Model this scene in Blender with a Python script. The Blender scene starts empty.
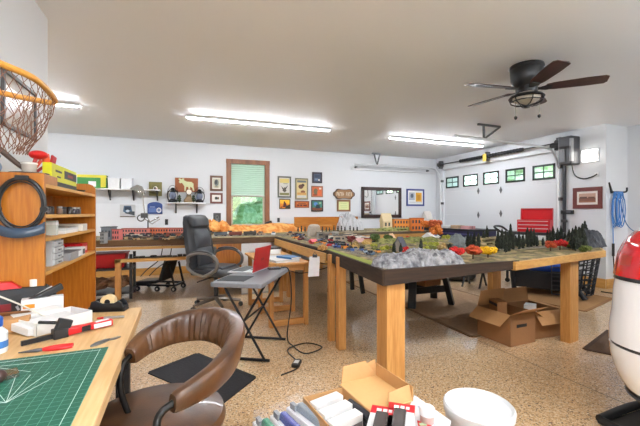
import bpy, math, random
from mathutils import Vector, Matrix, noise, Euler
random.seed(7)
R = math.radians
S = bpy.context.scene
COL = S.collection

# ------------------------------------------------------------------ camera
F, CX, CY, EYE = 355.0, 320.0, 213.0, 1.27
YAW = R(21.5)
cam = bpy.data.objects.new('camera', bpy.data.cameras.new('camera'))
COL.objects.link(cam)
cam.data.sensor_width = 36.0
cam.data.lens = F / 640 * 36
cam.data.clip_start = 0.02
cam.location = (0, 0, EYE)
cam.rotation_euler = (R(90), 0, -YAW)
S.camera = cam

# ------------------------------------------------------------------ world, exposure
W = bpy.data.worlds.new('world'); S.world = W
W.use_nodes = True
nt = W.node_tree
sky = nt.nodes.new('ShaderNodeTexSky')
sky.sky_type = 'NISHITA'
sky.sun_elevation = R(48); sky.sun_rotation = R(200); sky.sun_disc = False
nt.links.new(sky.outputs['Color'], nt.nodes['Background'].inputs['Color'])
nt.nodes['Background'].inputs['Strength'].default_value = 0.9
S.view_settings.view_transform = 'Standard'
S.view_settings.look = 'None'
S.view_settings.gamma = 1.0
S.view_settings.use_curve_mapping = False
S.view_settings.exposure = 0.2
S.cycles.caustics_reflective = False
S.cycles.caustics_refractive = False
TUBE = 160.0
FILL = 0.0

# ------------------------------------------------------------------ pixel ray -> point on a real plane
_s, _c = math.sin(YAW), math.cos(YAW)
def ray(px, py):
    u, v = (px - CX) / F, (CY - py) / F
    return (_s + u * _c, _c - u * _s, v)
def PZ(px, py, z=0.0):
    a, b, v = ray(px, py); d = (z - EYE) / v
    return Vector((a * d, b * d, z))
def PX(px, py, x):
    a, b, v = ray(px, py); d = x / a
    return Vector((x, b * d, EYE + v * d))
def PY(px, py, y):
    a, b, v = ray(px, py); d = y / b
    return Vector((a * d, y, EYE + v * d))

# ------------------------------------------------------------------ materials
def lin(c):
    out = []
    for v in c[:3]:
        v = v / 255.0
        out.append(v / 12.92 if v <= 0.04045 else ((v + 0.055) / 1.055) ** 2.4)
    return (*out, 1.0)
_mats = {}
def newmat(name):
    m = bpy.data.materials.new(name); m.use_nodes = True
    t = m.node_tree
    return m, t, t.nodes['Principled BSDF']
def M(c, rough=0.5, metal=0.0, var=0.08, scale=30.0, bump=0.0, coat=0.0, spec=0.5):
    """plain surface with a little procedural mottling"""
    k = (tuple(c), rough, metal, var, scale, bump, coat, spec)
    if k in _mats: return _mats[k]
    m, t, b = newmat('surface_%d_%d_%d' % tuple(c[:3]))
    b.inputs['Roughness'].default_value = rough
    b.inputs['Metallic'].default_value = metal
    b.inputs['Coat Weight'].default_value = coat
    b.inputs['Specular IOR Level'].default_value = spec
    col = lin(c)
    if var > 0 or bump > 0:
        tc = t.nodes.new('ShaderNodeTexCoord')
        n = t.nodes.new('ShaderNodeTexNoise'); n.inputs['Scale'].default_value = scale
        n.inputs['Detail'].default_value = 3
        t.links.new(tc.outputs['Object'], n.inputs['Vector'])
        mx = t.nodes.new('ShaderNodeMix'); mx.data_type = 'RGBA'
        mx.inputs['A'].default_value = tuple(max(0, x * (1 - var)) for x in col[:3]) + (1,)
        mx.inputs['B'].default_value = tuple(min(1, x * (1 + var)) for x in col[:3]) + (1,)
        t.links.new(n.outputs['Fac'], mx.inputs['Factor'])
        t.links.new(mx.outputs['Result'], b.inputs['Base Color'])
        if bump > 0:
            bp = t.nodes.new('ShaderNodeBump'); bp.inputs['Strength'].default_value = bump
            bp.inputs['Distance'].default_value = 0.01
            t.links.new(n.outputs['Fac'], bp.inputs['Height'])
            t.links.new(bp.outputs['Normal'], b.inputs['Normal'])
    else:
        b.inputs['Base Color'].default_value = col
    _mats[k] = m
    return m
def WOOD(c1, c2, axis='Z', rough=0.45, scale=9.0, coat=0.0, key=''):
    k = ('wood', tuple(c1), tuple(c2), axis, rough, scale, coat)
    if k in _mats: return _mats[k]
    m, t, b = newmat('wood_' + axis.lower())
    b.inputs['Roughness'].default_value = rough
    b.inputs['Coat Weight'].default_value = coat
    tc = t.nodes.new('ShaderNodeTexCoord')
    mp = t.nodes.new('ShaderNodeMapping')
    st = {'X': (0.08, 1, 1), 'Y': (1, 0.08, 1), 'Z': (1, 1, 0.08)}[axis]
    mp.inputs['Scale'].default_value = tuple(v * scale for v in st)
    t.links.new(tc.outputs['Object'], mp.inputs['Vector'])
    n = t.nodes.new('ShaderNodeTexNoise'); n.inputs['Scale'].default_value = 0.5
    n.inputs['Detail'].default_value = 4; n.inputs['Distortion'].default_value = 1.5
    n2 = t.nodes.new('ShaderNodeTexNoise'); n2.inputs['Scale'].default_value = 9
    n2.inputs['Detail'].default_value = 3
    t.links.new(mp.outputs['Vector'], n.inputs['Vector'])
    t.links.new(mp.outputs['Vector'], n2.inputs['Vector'])
    add = t.nodes.new('ShaderNodeMath'); add.operation = 'MULTIPLY_ADD'
    add.inputs[1].default_value = 0.45
    t.links.new(n2.outputs['Fac'], add.inputs[0]); 
    mul = t.nodes.new('ShaderNodeMath'); mul.operation = 'MULTIPLY'; mul.inputs[1].default_value = 0.5
    t.links.new(n.outputs['Fac'], mul.inputs[0]); t.links.new(mul.outputs[0], add.inputs[2])
    cr = t.nodes.new('ShaderNodeValToRGB')
    cr.color_ramp.elements[0].position = 0.36; cr.color_ramp.elements[0].color = lin(c1)
    cr.color_ramp.elements[1].position = 0.68; cr.color_ramp.elements[1].color = lin(c2)
    t.links.new(add.outputs[0], cr.inputs['Fac'])
    t.links.new(cr.outputs['Color'], b.inputs['Base Color'])
    _mats[k] = m
    return m
def GLOW(c, strength):
    k = ('glow', tuple(c), strength)
    if k in _mats: return _mats[k]
    m, t, b = newmat('lamp_glow')
    b.inputs['Base Color'].default_value = lin(c)
    b.inputs['Emission Color'].default_value = lin(c)
    b.inputs['Emission Strength'].default_value = strength
    _mats[k] = m
    return m
def GLASS(tint=(235, 245, 240), gloss=0.12):
    k = ('glass', tuple(tint), gloss)
    if k in _mats: return _mats[k]
    m = bpy.data.materials.new('clear_pane'); m.use_nodes = True
    t = m.node_tree; t.nodes.remove(t.nodes['Principled BSDF'])
    tr = t.nodes.new('ShaderNodeBsdfTransparent'); tr.inputs['Color'].default_value = lin(tint)
    gl = t.nodes.new('ShaderNodeBsdfGlossy'); gl.inputs['Roughness'].default_value = 0.03
    mx = t.nodes.new('ShaderNodeMixShader'); mx.inputs[0].default_value = gloss
    t.links.new(tr.outputs[0], mx.inputs[1]); t.links.new(gl.outputs[0], mx.inputs[2])
    t.links.new(mx.outputs[0], t.nodes['Material Output'].inputs['Surface'])
    _mats[k] = m
    return m
PINE = (('Z',), )
def pine(ax='Z'): return WOOD((188, 126, 62), (222, 168, 98), ax, 0.5, 9)
def oak(ax='Z'): return WOOD((166, 94, 22), (208, 136, 48), ax, 0.32, 8, 0.2)
def rail(ax='X'): return WOOD((192, 138, 70), (226, 180, 104), ax, 0.5, 10)
BLACK = M((24, 24, 26), 0.45)
BLACKM = M((30, 30, 32), 0.35, 0.4)
WHITE = M((236, 236, 236), 0.5, 0, 0.02)
STEEL = M((170, 172, 176), 0.3, 0.9)
CARD = M((186, 138, 88), 0.75, 0, 0.08, 60)
CARDD = M((160, 112, 68), 0.75, 0, 0.1, 60)

# ------------------------------------------------------------------ mesh builder
class MB:
    def __init__(self):
        self.v = []; self.f = []; self.fm = []; self.mats = []; self.cur = 0; self.T = None
    def m(self, mat):
        if mat not in self.mats: self.mats.append(mat)
        self.cur = self.mats.index(mat); return self
    def add(self, vs, fs):
        o = len(self.v)
        if self.T is not None: vs = [self.T @ Vector(p) for p in vs]
        self.v.extend(tuple(p) for p in vs)
        for f in fs:
            self.f.append([i + o for i in f]); self.fm.append(self.cur)
        return self
    def box(self, c, s, rz=0, rx=0, ry=0):
        x, y, z = s[0] / 2, s[1] / 2, s[2] / 2
        vs = [(-x,-y,-z),(x,-y,-z),(x,y,-z),(-x,y,-z),(-x,-y,z),(x,-y,z),(x,y,z),(-x,y,z)]
        m = Matrix.Translation(c)
        if rz or rx or ry: m = m @ Euler((rx, ry, rz)).to_matrix().to_4x4()
        return self.add([m @ Vector(p) for p in vs], [(0,3,2,1),(4,5,6,7),(0,1,5,4),(1,2,6,5),(2,3,7,6),(3,0,4,7)])
    def lo(self, a, b):
        return self.box([(a[i] + b[i]) / 2 for i in range(3)], [abs(b[i] - a[i]) for i in range(3)])
    def bar(self, a, b, w, h, up=(0, 0, 1)):
        a, b = Vector(a), Vector(b); d = (b - a).normalized(); up = Vector(up)
        if abs(d.dot(up)) > 0.98: up = Vector((0, 1, 0))
        sx = d.cross(up).normalized() * w / 2; sz = sx.cross(d).normalized() * h / 2
        vs = [a-sx-sz, a+sx-sz, a+sx+sz, a-sx+sz, b-sx-sz, b+sx-sz, b+sx+sz, b-sx+sz]
        return self.add(vs, [(0,1,2,3),(7,6,5,4),(1,0,4,5),(2,1,5,6),(3,2,6,7),(0,3,7,4)])
    def loft(self, rings, closed=True, cap=True, loop=False):
        n = len(rings[0]); vs = [p for r in rings for p in r]; fs = []
        m = len(rings)
        for i in range(m if loop else m - 1):
            j2 = (i + 1) % m
            for k in range(n if closed else n - 1):
                k2 = (k + 1) % n
                fs.append((i*n+k, i*n+k2, j2*n+k2, j2*n+k))
        if cap and not loop:
            fs.append(tuple(range(n - 1, -1, -1))); fs.append(tuple((m-1)*n + k for k in range(n)))
        return self.add(vs, fs)
    def tube(self, pts, r, n=8, loop=False, flat=1.0):
        pts = [Vector(p) for p in pts]; m = len(pts)
        rs = r if isinstance(r, (list, tuple)) else [r] * m
        rings = []; prev = None
        for i, p in enumerate(pts):
            if loop: d = pts[(i+1) % m] - pts[i-1]
            else: d = pts[min(i+1, m-1)] - pts[max(i-1, 0)]
            d = d.normalized() if d.length > 1e-9 else Vector((0,0,1))
            if prev is None:
                up = Vector((0,0,1)) if abs(d.z) < 0.9 else Vector((1,0,0))
                a = d.cross(up).normalized()
            else:
                a = (prev - d * prev.dot(d))
                a = a.normalized() if a.length > 1e-6 else d.orthogonal().normalized()
            prev = a; b = d.cross(a)
            rings.append([p + (a * math.cos(2*math.pi*k/n) + b * math.sin(2*math.pi*k/n) * flat) * rs[i] for k in range(n)])
        return self.loft(rings, True, True, loop)
    def cyl(self, a, b, r0, r1=None, n=16):
        return self.tube([a, b], [r0, r0 if r1 is None else r1], n)
    def lathe(self, prof, n=24, c=(0, 0, 0), cap=True):
        c = Vector(c)
        rings = [[c + Vector((max(r, 1e-4)*math.cos(2*math.pi*k/n), max(r, 1e-4)*math.sin(2*math.pi*k/n), z)) for k in range(n)] for r, z in prof]
        return self.loft(rings, True, cap)
    def sph(self, c, r, s=(1,1,1), n=14, m=9, rough=0.0, fr=3.0, seed=0):
        c = Vector(c); rings = []
        for i in range(m + 1):
            th = math.pi * i / m; ring = []
            for k in range(n):
                ph = 2 * math.pi * k / n
                d = Vector((math.sin(th)*math.cos(ph), math.sin(th)*math.sin(ph), -math.cos(th)))
                q = 1.0
                if rough: q += rough * noise.noise(d * fr + Vector((seed * 7.3, seed * 1.7, 0)))
                ring.append(c + Vector((d.x*s[0], d.y*s[1], d.z*s[2])) * r * q)
            rings.append(ring)
        return self.loft(rings, True, False)
    def prism(self, pts, z0, z1):
        a = [(p[0], p[1], z0) for p in pts]; b = [(p[0], p[1], z1) for p in pts]
        return self.loft([a, b])
    def slab(self, pts, t):
        """planar polygon given in 3-D, thickened by the vector t"""
        a = [Vector(p) for p in pts]; t = Vector(t)
        return self.loft([a, [p + t for p in a]])
    def quad(self, *p): return self.add(p, [tuple(range(len(p)))])
    def build(self, name, mat=None, parent=None, smooth=False, bevel=0.0, label=None, seg=2, loc=None):
        me = bpy.data.meshes.new(name)
        me.from_pydata(self.v, [], self.f)
        if not self.mats: self.mats = [mat or WHITE]
        for mm in self.mats: me.materials.append(mm)
        for p, i in zip(me.polygons, self.fm):
            p.material_index = i; p.use_smooth = bool(smooth)
        me.update()
        import bmesh
        bm = bmesh.new(); bm.from_mesh(me)
        if name not in ('net_bag',): bmesh.ops.recalc_face_normals(bm, faces=bm.faces)
        bm.to_mesh(me); bm.free()
        if smooth and hasattr(me, 'set_sharp_from_angle'): me.set_sharp_from_angle(angle=R(38))
        o = bpy.data.objects.new(name, me); COL.objects.link(o)
        if loc is not None: o.location = loc
        if parent is not None: o.parent = parent
        if label: o['label'] = label
        if bevel:
            b = o.modifiers.new('edge', 'BEVEL'); b.width = bevel; b.segments = seg; b.limit_method = 'ANGLE'
            b.angle_limit = R(40)
        return o
def mb(mat=None):
    q = MB()
    if mat is not None: q.m(mat)
    return q
def tag(o, label, cat, group=None, kind=None):
    o['label'] = label; o['category'] = cat
    if group: o['group'] = group
    if kind: o['kind'] = kind
    return o
def thing(name, label, cat, loc=(0, 0, 0), rz=0.0, group=None):
    o = bpy.data.objects.new(name, None); COL.objects.link(o)
    o.empty_display_size = 0.05
    o.location = loc; o.rotation_euler = (0, 0, rz)
    return tag(o, label, cat, group)
def struct(o):
    o['kind'] = 'structure'; return o
def copy_tree(o, parent=None):
    c = o.copy(); COL.objects.link(c)
    if parent is not None: c.parent = parent
    for ch in list(o.children): copy_tree(ch, c)
    return c
def arc(c, r, a0, a1, n, z=0):
    return [(c[0] + r*math.cos(a0+(a1-a0)*i/n), c[1] + r*math.sin(a0+(a1-a0)*i/n), z) for i in range(n + 1)]
def bez(p, n=8):
    """smooth curve through points (Catmull-Rom)"""
    p = [Vector(q) for q in p]; out = []
    for i in range(len(p) - 1):
        a = p[max(i-1, 0)]; b = p[i]; c = p[i+1]; d = p[min(i+2, len(p)-1)]
        for k in range(n):
            t = k / n
            out.append(0.5 * ((2*b) + (c-a)*t + (2*a-5*b+4*c-d)*t*t + (3*b-a-3*c+d)*t**3))
    out.append(p[-1]); return out

# ================================================================== the room
ZC, YB, XR, XR2, YJ, XL, YL = 2.77, 8.03, 6.64, 7.23, 3.78, -0.955, 3.33
YF, XA = -3.6, -3.9
def wallmat(name, c):
    m, t, b = newmat(name)
    b.inputs['Roughness'].default_value = 0.5
    tc = t.nodes.new('ShaderNodeTexCoord')
    n = t.nodes.new('ShaderNodeTexNoise'); n.inputs['Scale'].default_value = 60; n.inputs['Detail'].default_value = 4
    t.links.new(tc.outputs['Object'], n.inputs['Vector'])
    bp = t.nodes.new('ShaderNodeBump'); bp.inputs['Strength'].default_value = 0.05
    t.links.new(n.outputs['Fac'], bp.inputs['Height']); t.links.new(bp.outputs['Normal'], b.inputs['Normal'])
    b.inputs['Base Color'].default_value = lin(c)
    return m
MWALL = wallmat('painted_drywall', (219, 221, 224))
MCEIL = wallmat('painted_ceiling', (243, 245, 248))

def floor_material():
    m, t, b = newmat('epoxy_flake_floor')
    tc = t.nodes.new('ShaderNodeTexCoord')
    v = t.nodes.new('ShaderNodeTexVoronoi'); v.inputs['Scale'].default_value = 130
    t.links.new(tc.outputs['Object'], v.inputs['Vector'])
    cr = t.nodes.new('ShaderNodeValToRGB'); cr.color_ramp.interpolation = 'CONSTANT'
    el = cr.color_ramp.elements
    el[0].position = 0.0; el[0].color = lin((104, 74, 54))
    el[1].position = 0.06; el[1].color = lin((188, 148, 104))
    for p, c in ((0.18, (222, 184, 136)), (0.5, (234, 202, 158)), (0.76, (206, 164, 114)), (0.88, (246, 228, 198))):
        e = el.new(p); e.color = lin(c)
    sep = t.nodes.new('ShaderNodeSeparateColor')
    t.links.new(v.outputs['Color'], sep.inputs['Color'])
    t.links.new(sep.outputs['Red'], cr.inputs['Fac'])
    # saw cut joint
    sx = t.nodes.new('ShaderNodeSeparateXYZ'); t.links.new(tc.outputs['Object'], sx.inputs[0])
    a = t.nodes.new('ShaderNodeMath'); a.operation = 'SUBTRACT'; a.inputs[1].default_value = 2.76
    t.links.new(sx.outputs['X'], a.inputs[0])
    ab = t.nodes.new('ShaderNodeMath'); ab.operation = 'ABSOLUTE'; t.links.new(a.outputs[0], ab.inputs[0])
    lt = t.nodes.new('ShaderNodeMath'); lt.operation = 'LESS_THAN'; lt.inputs[1].default_value = 0.004
    t.links.new(ab.outputs[0], lt.inputs[0])
    mx = t.nodes.new('ShaderNodeMix'); mx.data_type = 'RGBA'
    mx.inputs['B'].default_value = lin((110, 84, 60))
    t.links.new(lt.outputs[0], mx.inputs['Factor']); t.links.new(cr.outputs['Color'], mx.inputs['A'])
    t.links.new(mx.outputs['Result'], b.inputs['Base Color'])
    b.inputs['Roughness'].default_value = 0.3
    b.inputs['Coat Weight'].default_value = 0.8
    b.inputs['Coat Roughness'].default_value = 0.09
    n = t.nodes.new('ShaderNodeTexNoise'); n.inputs['Scale'].default_value = 40
    t.links.new(tc.outputs['Object'], n.inputs['Vector'])
    bp = t.nodes.new('ShaderNodeBump'); bp.inputs['Strength'].default_value = 0.03; bp.inputs['Distance'].default_value = 0.01
    t.links.new(n.outputs['Fac'], bp.inputs['Height']); t.links.new(bp.outputs['Normal'], b.inputs['Normal'])
    t.links.new(bp.outputs['Normal'], b.inputs['Coat Normal'])
    return m
struct(mb(floor_material()).lo((XA-.2, YF-.2, -0.12), (XR2+.2, YB+.2, 0)).build('floor'))
struct(mb(MCEIL).lo((XA-.2, YF-.2, ZC), (XR2+.2, YB+.2, ZC+0.12)).build('ceiling'))
# back wall with the window opening
wa, wb_ = PY(226.5, 160, YB), PY(269.3, 160, YB)
WX0, WX1, WZ0, WZ1 = wa.x + .05, wb_.x - .05, PY(248, 227.5, YB).z, PY(248, 162.6, YB).z
q = mb(MWALL)
q.lo((XA-.2, YB, 0), (WX0, YB+.16, ZC)); q.lo((WX1, YB, 0), (XR2+.2, YB+.16, ZC))
q.lo((WX0, YB, 0), (WX1, YB+.16, WZ0)); q.lo((WX0, YB, WZ1), (WX1, YB+.16, ZC))
struct(q.build('wall_back'))
struct(mb(MWALL).lo((XL-.16, YF, 0), (XL, YL, ZC)).build('wall_left'))
struct(mb(MWALL).lo((XA, YL-.16, 0), (XL-.16, YL, ZC)).build('wall_alcove'))
struct(mb(MWALL).lo((XA-.16, YL, 0), (XA, YB, ZC)).build('wall_alcove_left'))
q = mb(MWALL); OX0, OX1, OZ1 = 1.2, 4.0, 2.2                      # unseen opening added behind the camera to let sky light in as frontal fill
q.lo((XA-.16, YF-.16, 0), (OX0, YF, ZC)); q.lo((OX1, YF-.16, 0), (XR2+.2, YF, ZC)); q.lo((OX0, YF-.16, OZ1), (OX1, YF, ZC))
struct(q.build('wall_front'))
DY0, DY1, DZ = PX(557, 200, XR).y, PX(443.5, 200, XR).y, 2.44
q = mb(MWALL)
q.lo((XR, YJ, 0), (XR+.18, DY0, ZC)); q.lo((XR, DY1, 0), (XR+.18, YB, ZC)); q.lo((XR, DY0, DZ), (XR+.18, DY1, ZC))
struct(q.build('wall_right'))
struct(mb(MWALL).lo((XR+.18, YJ, 0), (XR2+.16, YJ+.16, ZC)).build('wall_right_step'))
struct(mb(MWALL).lo((XR2, YF, 0), (XR2+.16, YJ, ZC)).build('wall_right_bay'))
MB_ = rail('X')
struct(mb(MB_).lo((-3.8, YB-.02, 0), (XR, YB, .15)).build('baseboard_back', bevel=.004))
struct(mb(rail('Y')).lo((XR-.02, YJ, 0), (XR, DY0-.1, .16)).build('baseboard_right', bevel=.004))
struct(mb(MB_).lo((XR, YJ-.02, 0), (XR2, YJ, .16)).build('baseboard_step', bevel=.004))
struct(mb(M((230, 232, 235), .6, 0, .01)).lo((-3.6, YB-.012, .15), (PY(228, 213, YB).x-.06, YB, PY(160, 204, YB).z)).build('trim_1'))

# window
casing = WOOD((112, 66, 38), (158, 100, 60), 'Z', .45, 8)
win = mb(casing)
x0, x1, z0, z1 = WX0, WX1, WZ0, WZ1
win.lo((x0-.055, YB-.02, z0), (x0+.05, YB+.12, z1)); win.lo((x1-.05, YB-.02, z0), (x1+.055, YB+.12, z1))
win.lo((x0-.06, YB-.022, z1-.04), (x1+.06, YB+.12, z1+.06)); win.lo((x0-.08, YB-.05, z0-.04), (x1+.08, YB+.12, z0+.03))
W1 = struct(win.build('window_1', bevel=.004))
zm = PY(248, 195.5, YB).z
q = mb(M((206, 192, 172), .5)); 
q.lo((x0+.05, YB+.05, zm-.03), (x1-.05, YB+.09, zm+.03)); q.lo((x0+.05, YB+.05, z0+.03), (x1-.05, YB+.09, z0+.08))
q.lo((x0+.05, YB+.05, z0+.03), (x0+.09, YB+.09, zm)); q.lo((x1-.09, YB+.05, z0+.03), (x1-.05, YB+.09, zm))
q.build('sash', parent=W1)
mb(GLASS((225, 240, 225), .06)).lo((x0+.06, YB+.065, z0+.05), (x1-.06, YB+.071, z1-.02)).build('glass', parent=W1)
q = mb()
shade_m, t, b = newmat('pale_green_shade')
b.inputs['Base Color'].default_value = lin((205, 224, 210)); b.inputs['Roughness'].default_value = .8
tl = t.nodes.new('ShaderNodeBsdfTranslucent'); tl.inputs['Color'].default_value = lin((212, 232, 216))
mx = t.nodes.new('ShaderNodeMixShader'); mx.inputs[0].default_value = .25
t.links.new(b.outputs[0], mx.inputs[1]); t.links.new(tl.outputs[0], mx.inputs[2])
t.links.new(mx.outputs[0], t.nodes['Material Output'].inputs['Surface'])
q.m(shade_m)
zz = [z1 - .04 - i * (z1 - .04 - zm - .01) / 30 for i in range(31)]
q.loft([[(x0+.055, YB+.03+(.006 if i % 2 else -.006), z), (x1-.055, YB+.03+(.006 if i % 2 else -.006), z)] for i, z in enumerate(zz)], closed=False, cap=False)
sh = q.build('shade', parent=W1)
mb(M((214, 222, 214), .6)).lo((x0+.055, YB+.015, zm-.012), (x1-.055, YB+.045, zm+.012)).build('bottom_rail', parent=sh)

# garage door
GD = M((228, 230, 233), .45, 0, .01)
xd = XR + .05
q = mb(GD)
for i in range(4):
    za, zb = .01 + i * DZ / 4, (i + 1) * DZ / 4 - .006
    if i < 3: q.lo((xd, DY0-.05, za), (xd+.05, DY1+.05, zb+.006+.01)); q.lo((xd+.004, DY0-.05, zb-.002), (xd+.05, DY1+.05, zb+.03))
wins = [(445, 457), (462, 476), (482, 497), (504.5, 523), (531.5, 553)]
wy = [(PX(b2, 180, XR).y, PX(a2, 180, XR).y) for a2, b2 in wins]
wz0, wz1 = PX(542, 179, XR).z, PX(542, 165, XR).z
za, zb = .01 + 3 * DZ / 4, DZ
q.lo((xd, DY0-.05, za+.008), (xd+.05, DY1+.05, wz0)); q.lo((xd, DY0-.05, wz1), (xd+.05, DY1+.05, zb+.05))
ys = sorted(wy); cur = DY0 - .05
for a2, b2 in ys:
    q.lo((xd, cur, wz0), (xd+.05, a2, wz1)); cur = b2
q.lo((xd, cur, wz0), (xd+.05, DY1+.05, wz1))
D1 = struct(q.build('door_1', bevel=.004))
FB = M((34, 42, 36), .4)
for a2, b2 in ys:
    q = mb(FB)
    e = .03
    q.lo((xd-.012, a2-.01, wz0-.01), (xd, a2+e, wz1+.01)); q.lo((xd-.012, b2-e, wz0-.01), (xd, b2+.01, wz1+.01))
    q.lo((xd-.012, a2-.01, wz0-.01), (xd, b2+.01, wz0+e)); q.lo((xd-.012, a2-.01, wz1-e), (xd, b2+.01, wz1+.01))
    q.lo((xd-.008, a2, (wz0+wz1)/2-.01), (xd, b2, (wz0+wz1)/2+.01))
    for k in (1, ):
        ym = a2 + (b2 - a2) * .5
        q.lo((xd-.008, ym-.009, wz0), (xd, ym+.009, wz1))
    fr = q.build('window_frame', parent=D1, label='dark green window frame with four panes')
    mb(GLASS((240, 246, 238), .05)).lo((xd+.01, a2, wz0), (xd+.016, b2, wz1)).build('glass', parent=fr)
hm = M((120, 122, 124), .4, .7)
for px, py in ((478.5, 191), (501, 190), (478.5, 215), (501, 213.5)):
    p = PX(px, py, xd)
    q = mb(hm); s = .06
    q.prism([(-s*.6, 0), (0, -s*1.3), (s*.6, 0), (0, s*1.3)], 0, .012)
    q.T = None
    o = q.build('hinge', parent=D1, label='grey hinge plate')
    o.location = (xd, p.y, p.z); o.rotation_euler = (R(90), 0, R(-90))
q = mb(GD)
q.lo((XR-.02, DY0-.1, 0), (XR, DY0, DZ+.08)); q.lo((XR-.02, DY1, 0), (XR, DY1+.1, DZ+.08)); q.lo((XR-.02, DY0-.1, DZ), (XR, DY1+.1, DZ+.08))
struct(q.build('trim_2', bevel=.003))
# outdoors seen through the panes
gr, t, b = newmat('outdoor_lawn'); b.inputs['Base Color'].default_value = lin((150, 170, 110)); b.inputs['Roughness'].default_value = .9
struct(mb(gr).lo((-20, YB+.4, -.3), (30, 40, -.15)).lo((XR2+.5, -10, -.3), (40, YB+.4, -.15)).lo((-20, -30, -.3), (XR2+.5, YF-.2, -.15)).build('ground_outside'))
def leafmat(c1, c2, sc=8):
    m, t, b = newmat('leaves')
    b.inputs['Roughness'].default_value = .8
    tc = t.nodes.new('ShaderNodeTexCoord'); n = t.nodes.new('ShaderNodeTexNoise')
    n.inputs['Scale'].default_value = sc; n.inputs['Detail'].default_value = 5
    t.links.new(tc.outputs['Object'], n.inputs['Vector'])
    cr = t.nodes.new('ShaderNodeValToRGB')
    cr.color_ramp.elements[0].position = .38; cr.color_ramp.elements[0].color = lin(c1)
    cr.color_ramp.elements[1].position = .62; cr.color_ramp.elements[1].color = lin(c2)
    t.links.new(n.outputs['Fac'], cr.inputs['Fac']); t.links.new(cr.outputs['Color'], b.inputs['Base Color'])
    bp = t.nodes.new('ShaderNodeBump'); bp.inputs['Strength'].default_value = .6; bp.inputs['Distance'].default_value = .05
    t.links.new(n.outputs['Fac'], bp.inputs['Height']); t.links.new(bp.outputs['Normal'], b.inputs['Normal'])
    return m
LEAF = leafmat((170, 192, 146), (226, 236, 206))
def big_tree(x, y, h, r, seed, label):
    t = thing('tree', label, 'tree', (x, y, -.15))
    mb(M((120, 100, 78), .9)).tube([(0, 0, 0), (.05, .02, h*.4), (0, 0, h*.8)], [.16, .12, .05], 8).build('trunk', parent=t)
    q = mb(LEAF); rnd = random.Random(seed)
    for i in range(26):
        a = rnd.uniform(0, 6.28); rr = rnd.uniform(0, r); zz = h * rnd.uniform(.22, 1.0)
        q.sph((rr*math.cos(a), rr*math.sin(a), zz), rnd.uniform(.45, .9), (1, 1, .7), 10, 7, .5, 2.5, rnd.random()*9)
    q.build('crown', parent=t, smooth=True)
big_tree(1.65, 12.0, 3.8, 1.25, 1, 'pale green leafy tree outside the window, straight behind the pane')
big_tree(4.9, 13.6, 3.9, 1.2, 2, 'pale green leafy tree outside the window, right of the pane')
big_tree(11.2, 4.4, 4.4, 1.2, 3, 'green tree outside the garage door behind its panes nearest the motor')
big_tree(12.4, 8.6, 4.2, 1.2, 4, 'green tree outside the garage door behind its panes nearest the back wall')

# ceiling tubes
def tube_light(cx, cy, label, one=True, L=2.4):
    t = thing('ceiling_light', label, 'ceiling light', (cx, cy, ZC), 0, 'fluorescent strip lights')
    hw = .03 if one else .055
    mb(M((225, 226, 228), .4)).lo((-L/2, -hw, -.02), (L/2, hw, 0)).lo((-L/2, -hw, -.037), (L/2, -hw+.004, -.02)).lo((-L/2, hw-.004, -.037), (L/2, hw, -.02)).build('housing', parent=t)
    for y in ((0,) if one else (-.03, .03)):
        mb(GLOW((243, 248, 255), TUBE)).tube([(-L/2+.03, y, -.038), (L/2-.03, y, -.038)], .015, 10).build('tube', parent=t, smooth=True)
tube_light(1.28, 5.8, 'long fluorescent strip light on the ceiling in front of the window')
tube_light(5.0, 5.95, 'fluorescent strip light on the ceiling beside the garage door')
tube_light(-2.48, 5.75, 'fluorescent strip light at the left, partly behind the wall corner')
for i, x in enumerate((-.0, 2.9, 5.6)):
    tube_light(x, .2, ('fluorescent strip light above the workbench', 'fluorescent strip light above the bucket', 'fluorescent strip light above the vehicle')[i])
for i, x in enumerate((.5, 4.4)):
    tube_light(x, -2.4, ('fluorescent strip light behind the camera over the open floor', 'fluorescent strip light behind the camera over the vehicle bay')[i], False)

# ================================================================== train layout
ZT = 0.88
LAY = thing('train_layout', 'L-shaped model railway layout on wooden posts filling the middle of the room', 'train layout', (0, 0, 0))
poly = [(1.29, 2.09), (2.55, 2.10), (4.13, 2.38), (4.93, 2.95), (4.72, 4.12), (2.75, 4.2), (2.65, 6.2), (5.2, 6.4), (5.2, 7.98),
        (.25, 7.98), (.2, 6.95), (-1.9, 6.95), (-1.9, 5.86), (-.9, 5.74), (.9, 5.66), (1.47, 5.72), (1.43, 3.4)]
turf, t, b = newmat('layout_turf')
b.inputs['Roughness'].default_value = .95
tc = t.nodes.new('ShaderNodeTexCoord'); n = t.nodes.new('ShaderNodeTexNoise'); n.inputs['Scale'].default_value = 9; n.inputs['Detail'].default_value = 7
t.links.new(tc.outputs['Object'], n.inputs['Vector'])
cr = t.nodes.new('ShaderNodeValToRGB'); e = cr.color_ramp.elements
e[0].position = .34; e[0].color = lin((78, 66, 46)); e[1].position = .72; e[1].color = lin((188, 164, 120))
for p_, c_ in ((.43, (130, 114, 82)), (.5, (104, 102, 58)), (.57, (160, 136, 92))):
    x = e.new(p_); x.color = lin(c_)
t.links.new(n.outputs['Fac'], cr.inputs['Fac']); t.links.new(cr.outputs['Color'], b.inputs['Base Color'])
bp = t.nodes.new('ShaderNodeBump'); bp.inputs['Strength'].default_value = .7; t.links.new(n.outputs['Fac'], bp.inputs['Height']); t.links.new(bp.outputs['Normal'], b.inputs['Normal'])
mb(turf).prism(poly, ZT-.02, ZT).build('scenic_top', parent=LAY)
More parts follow.
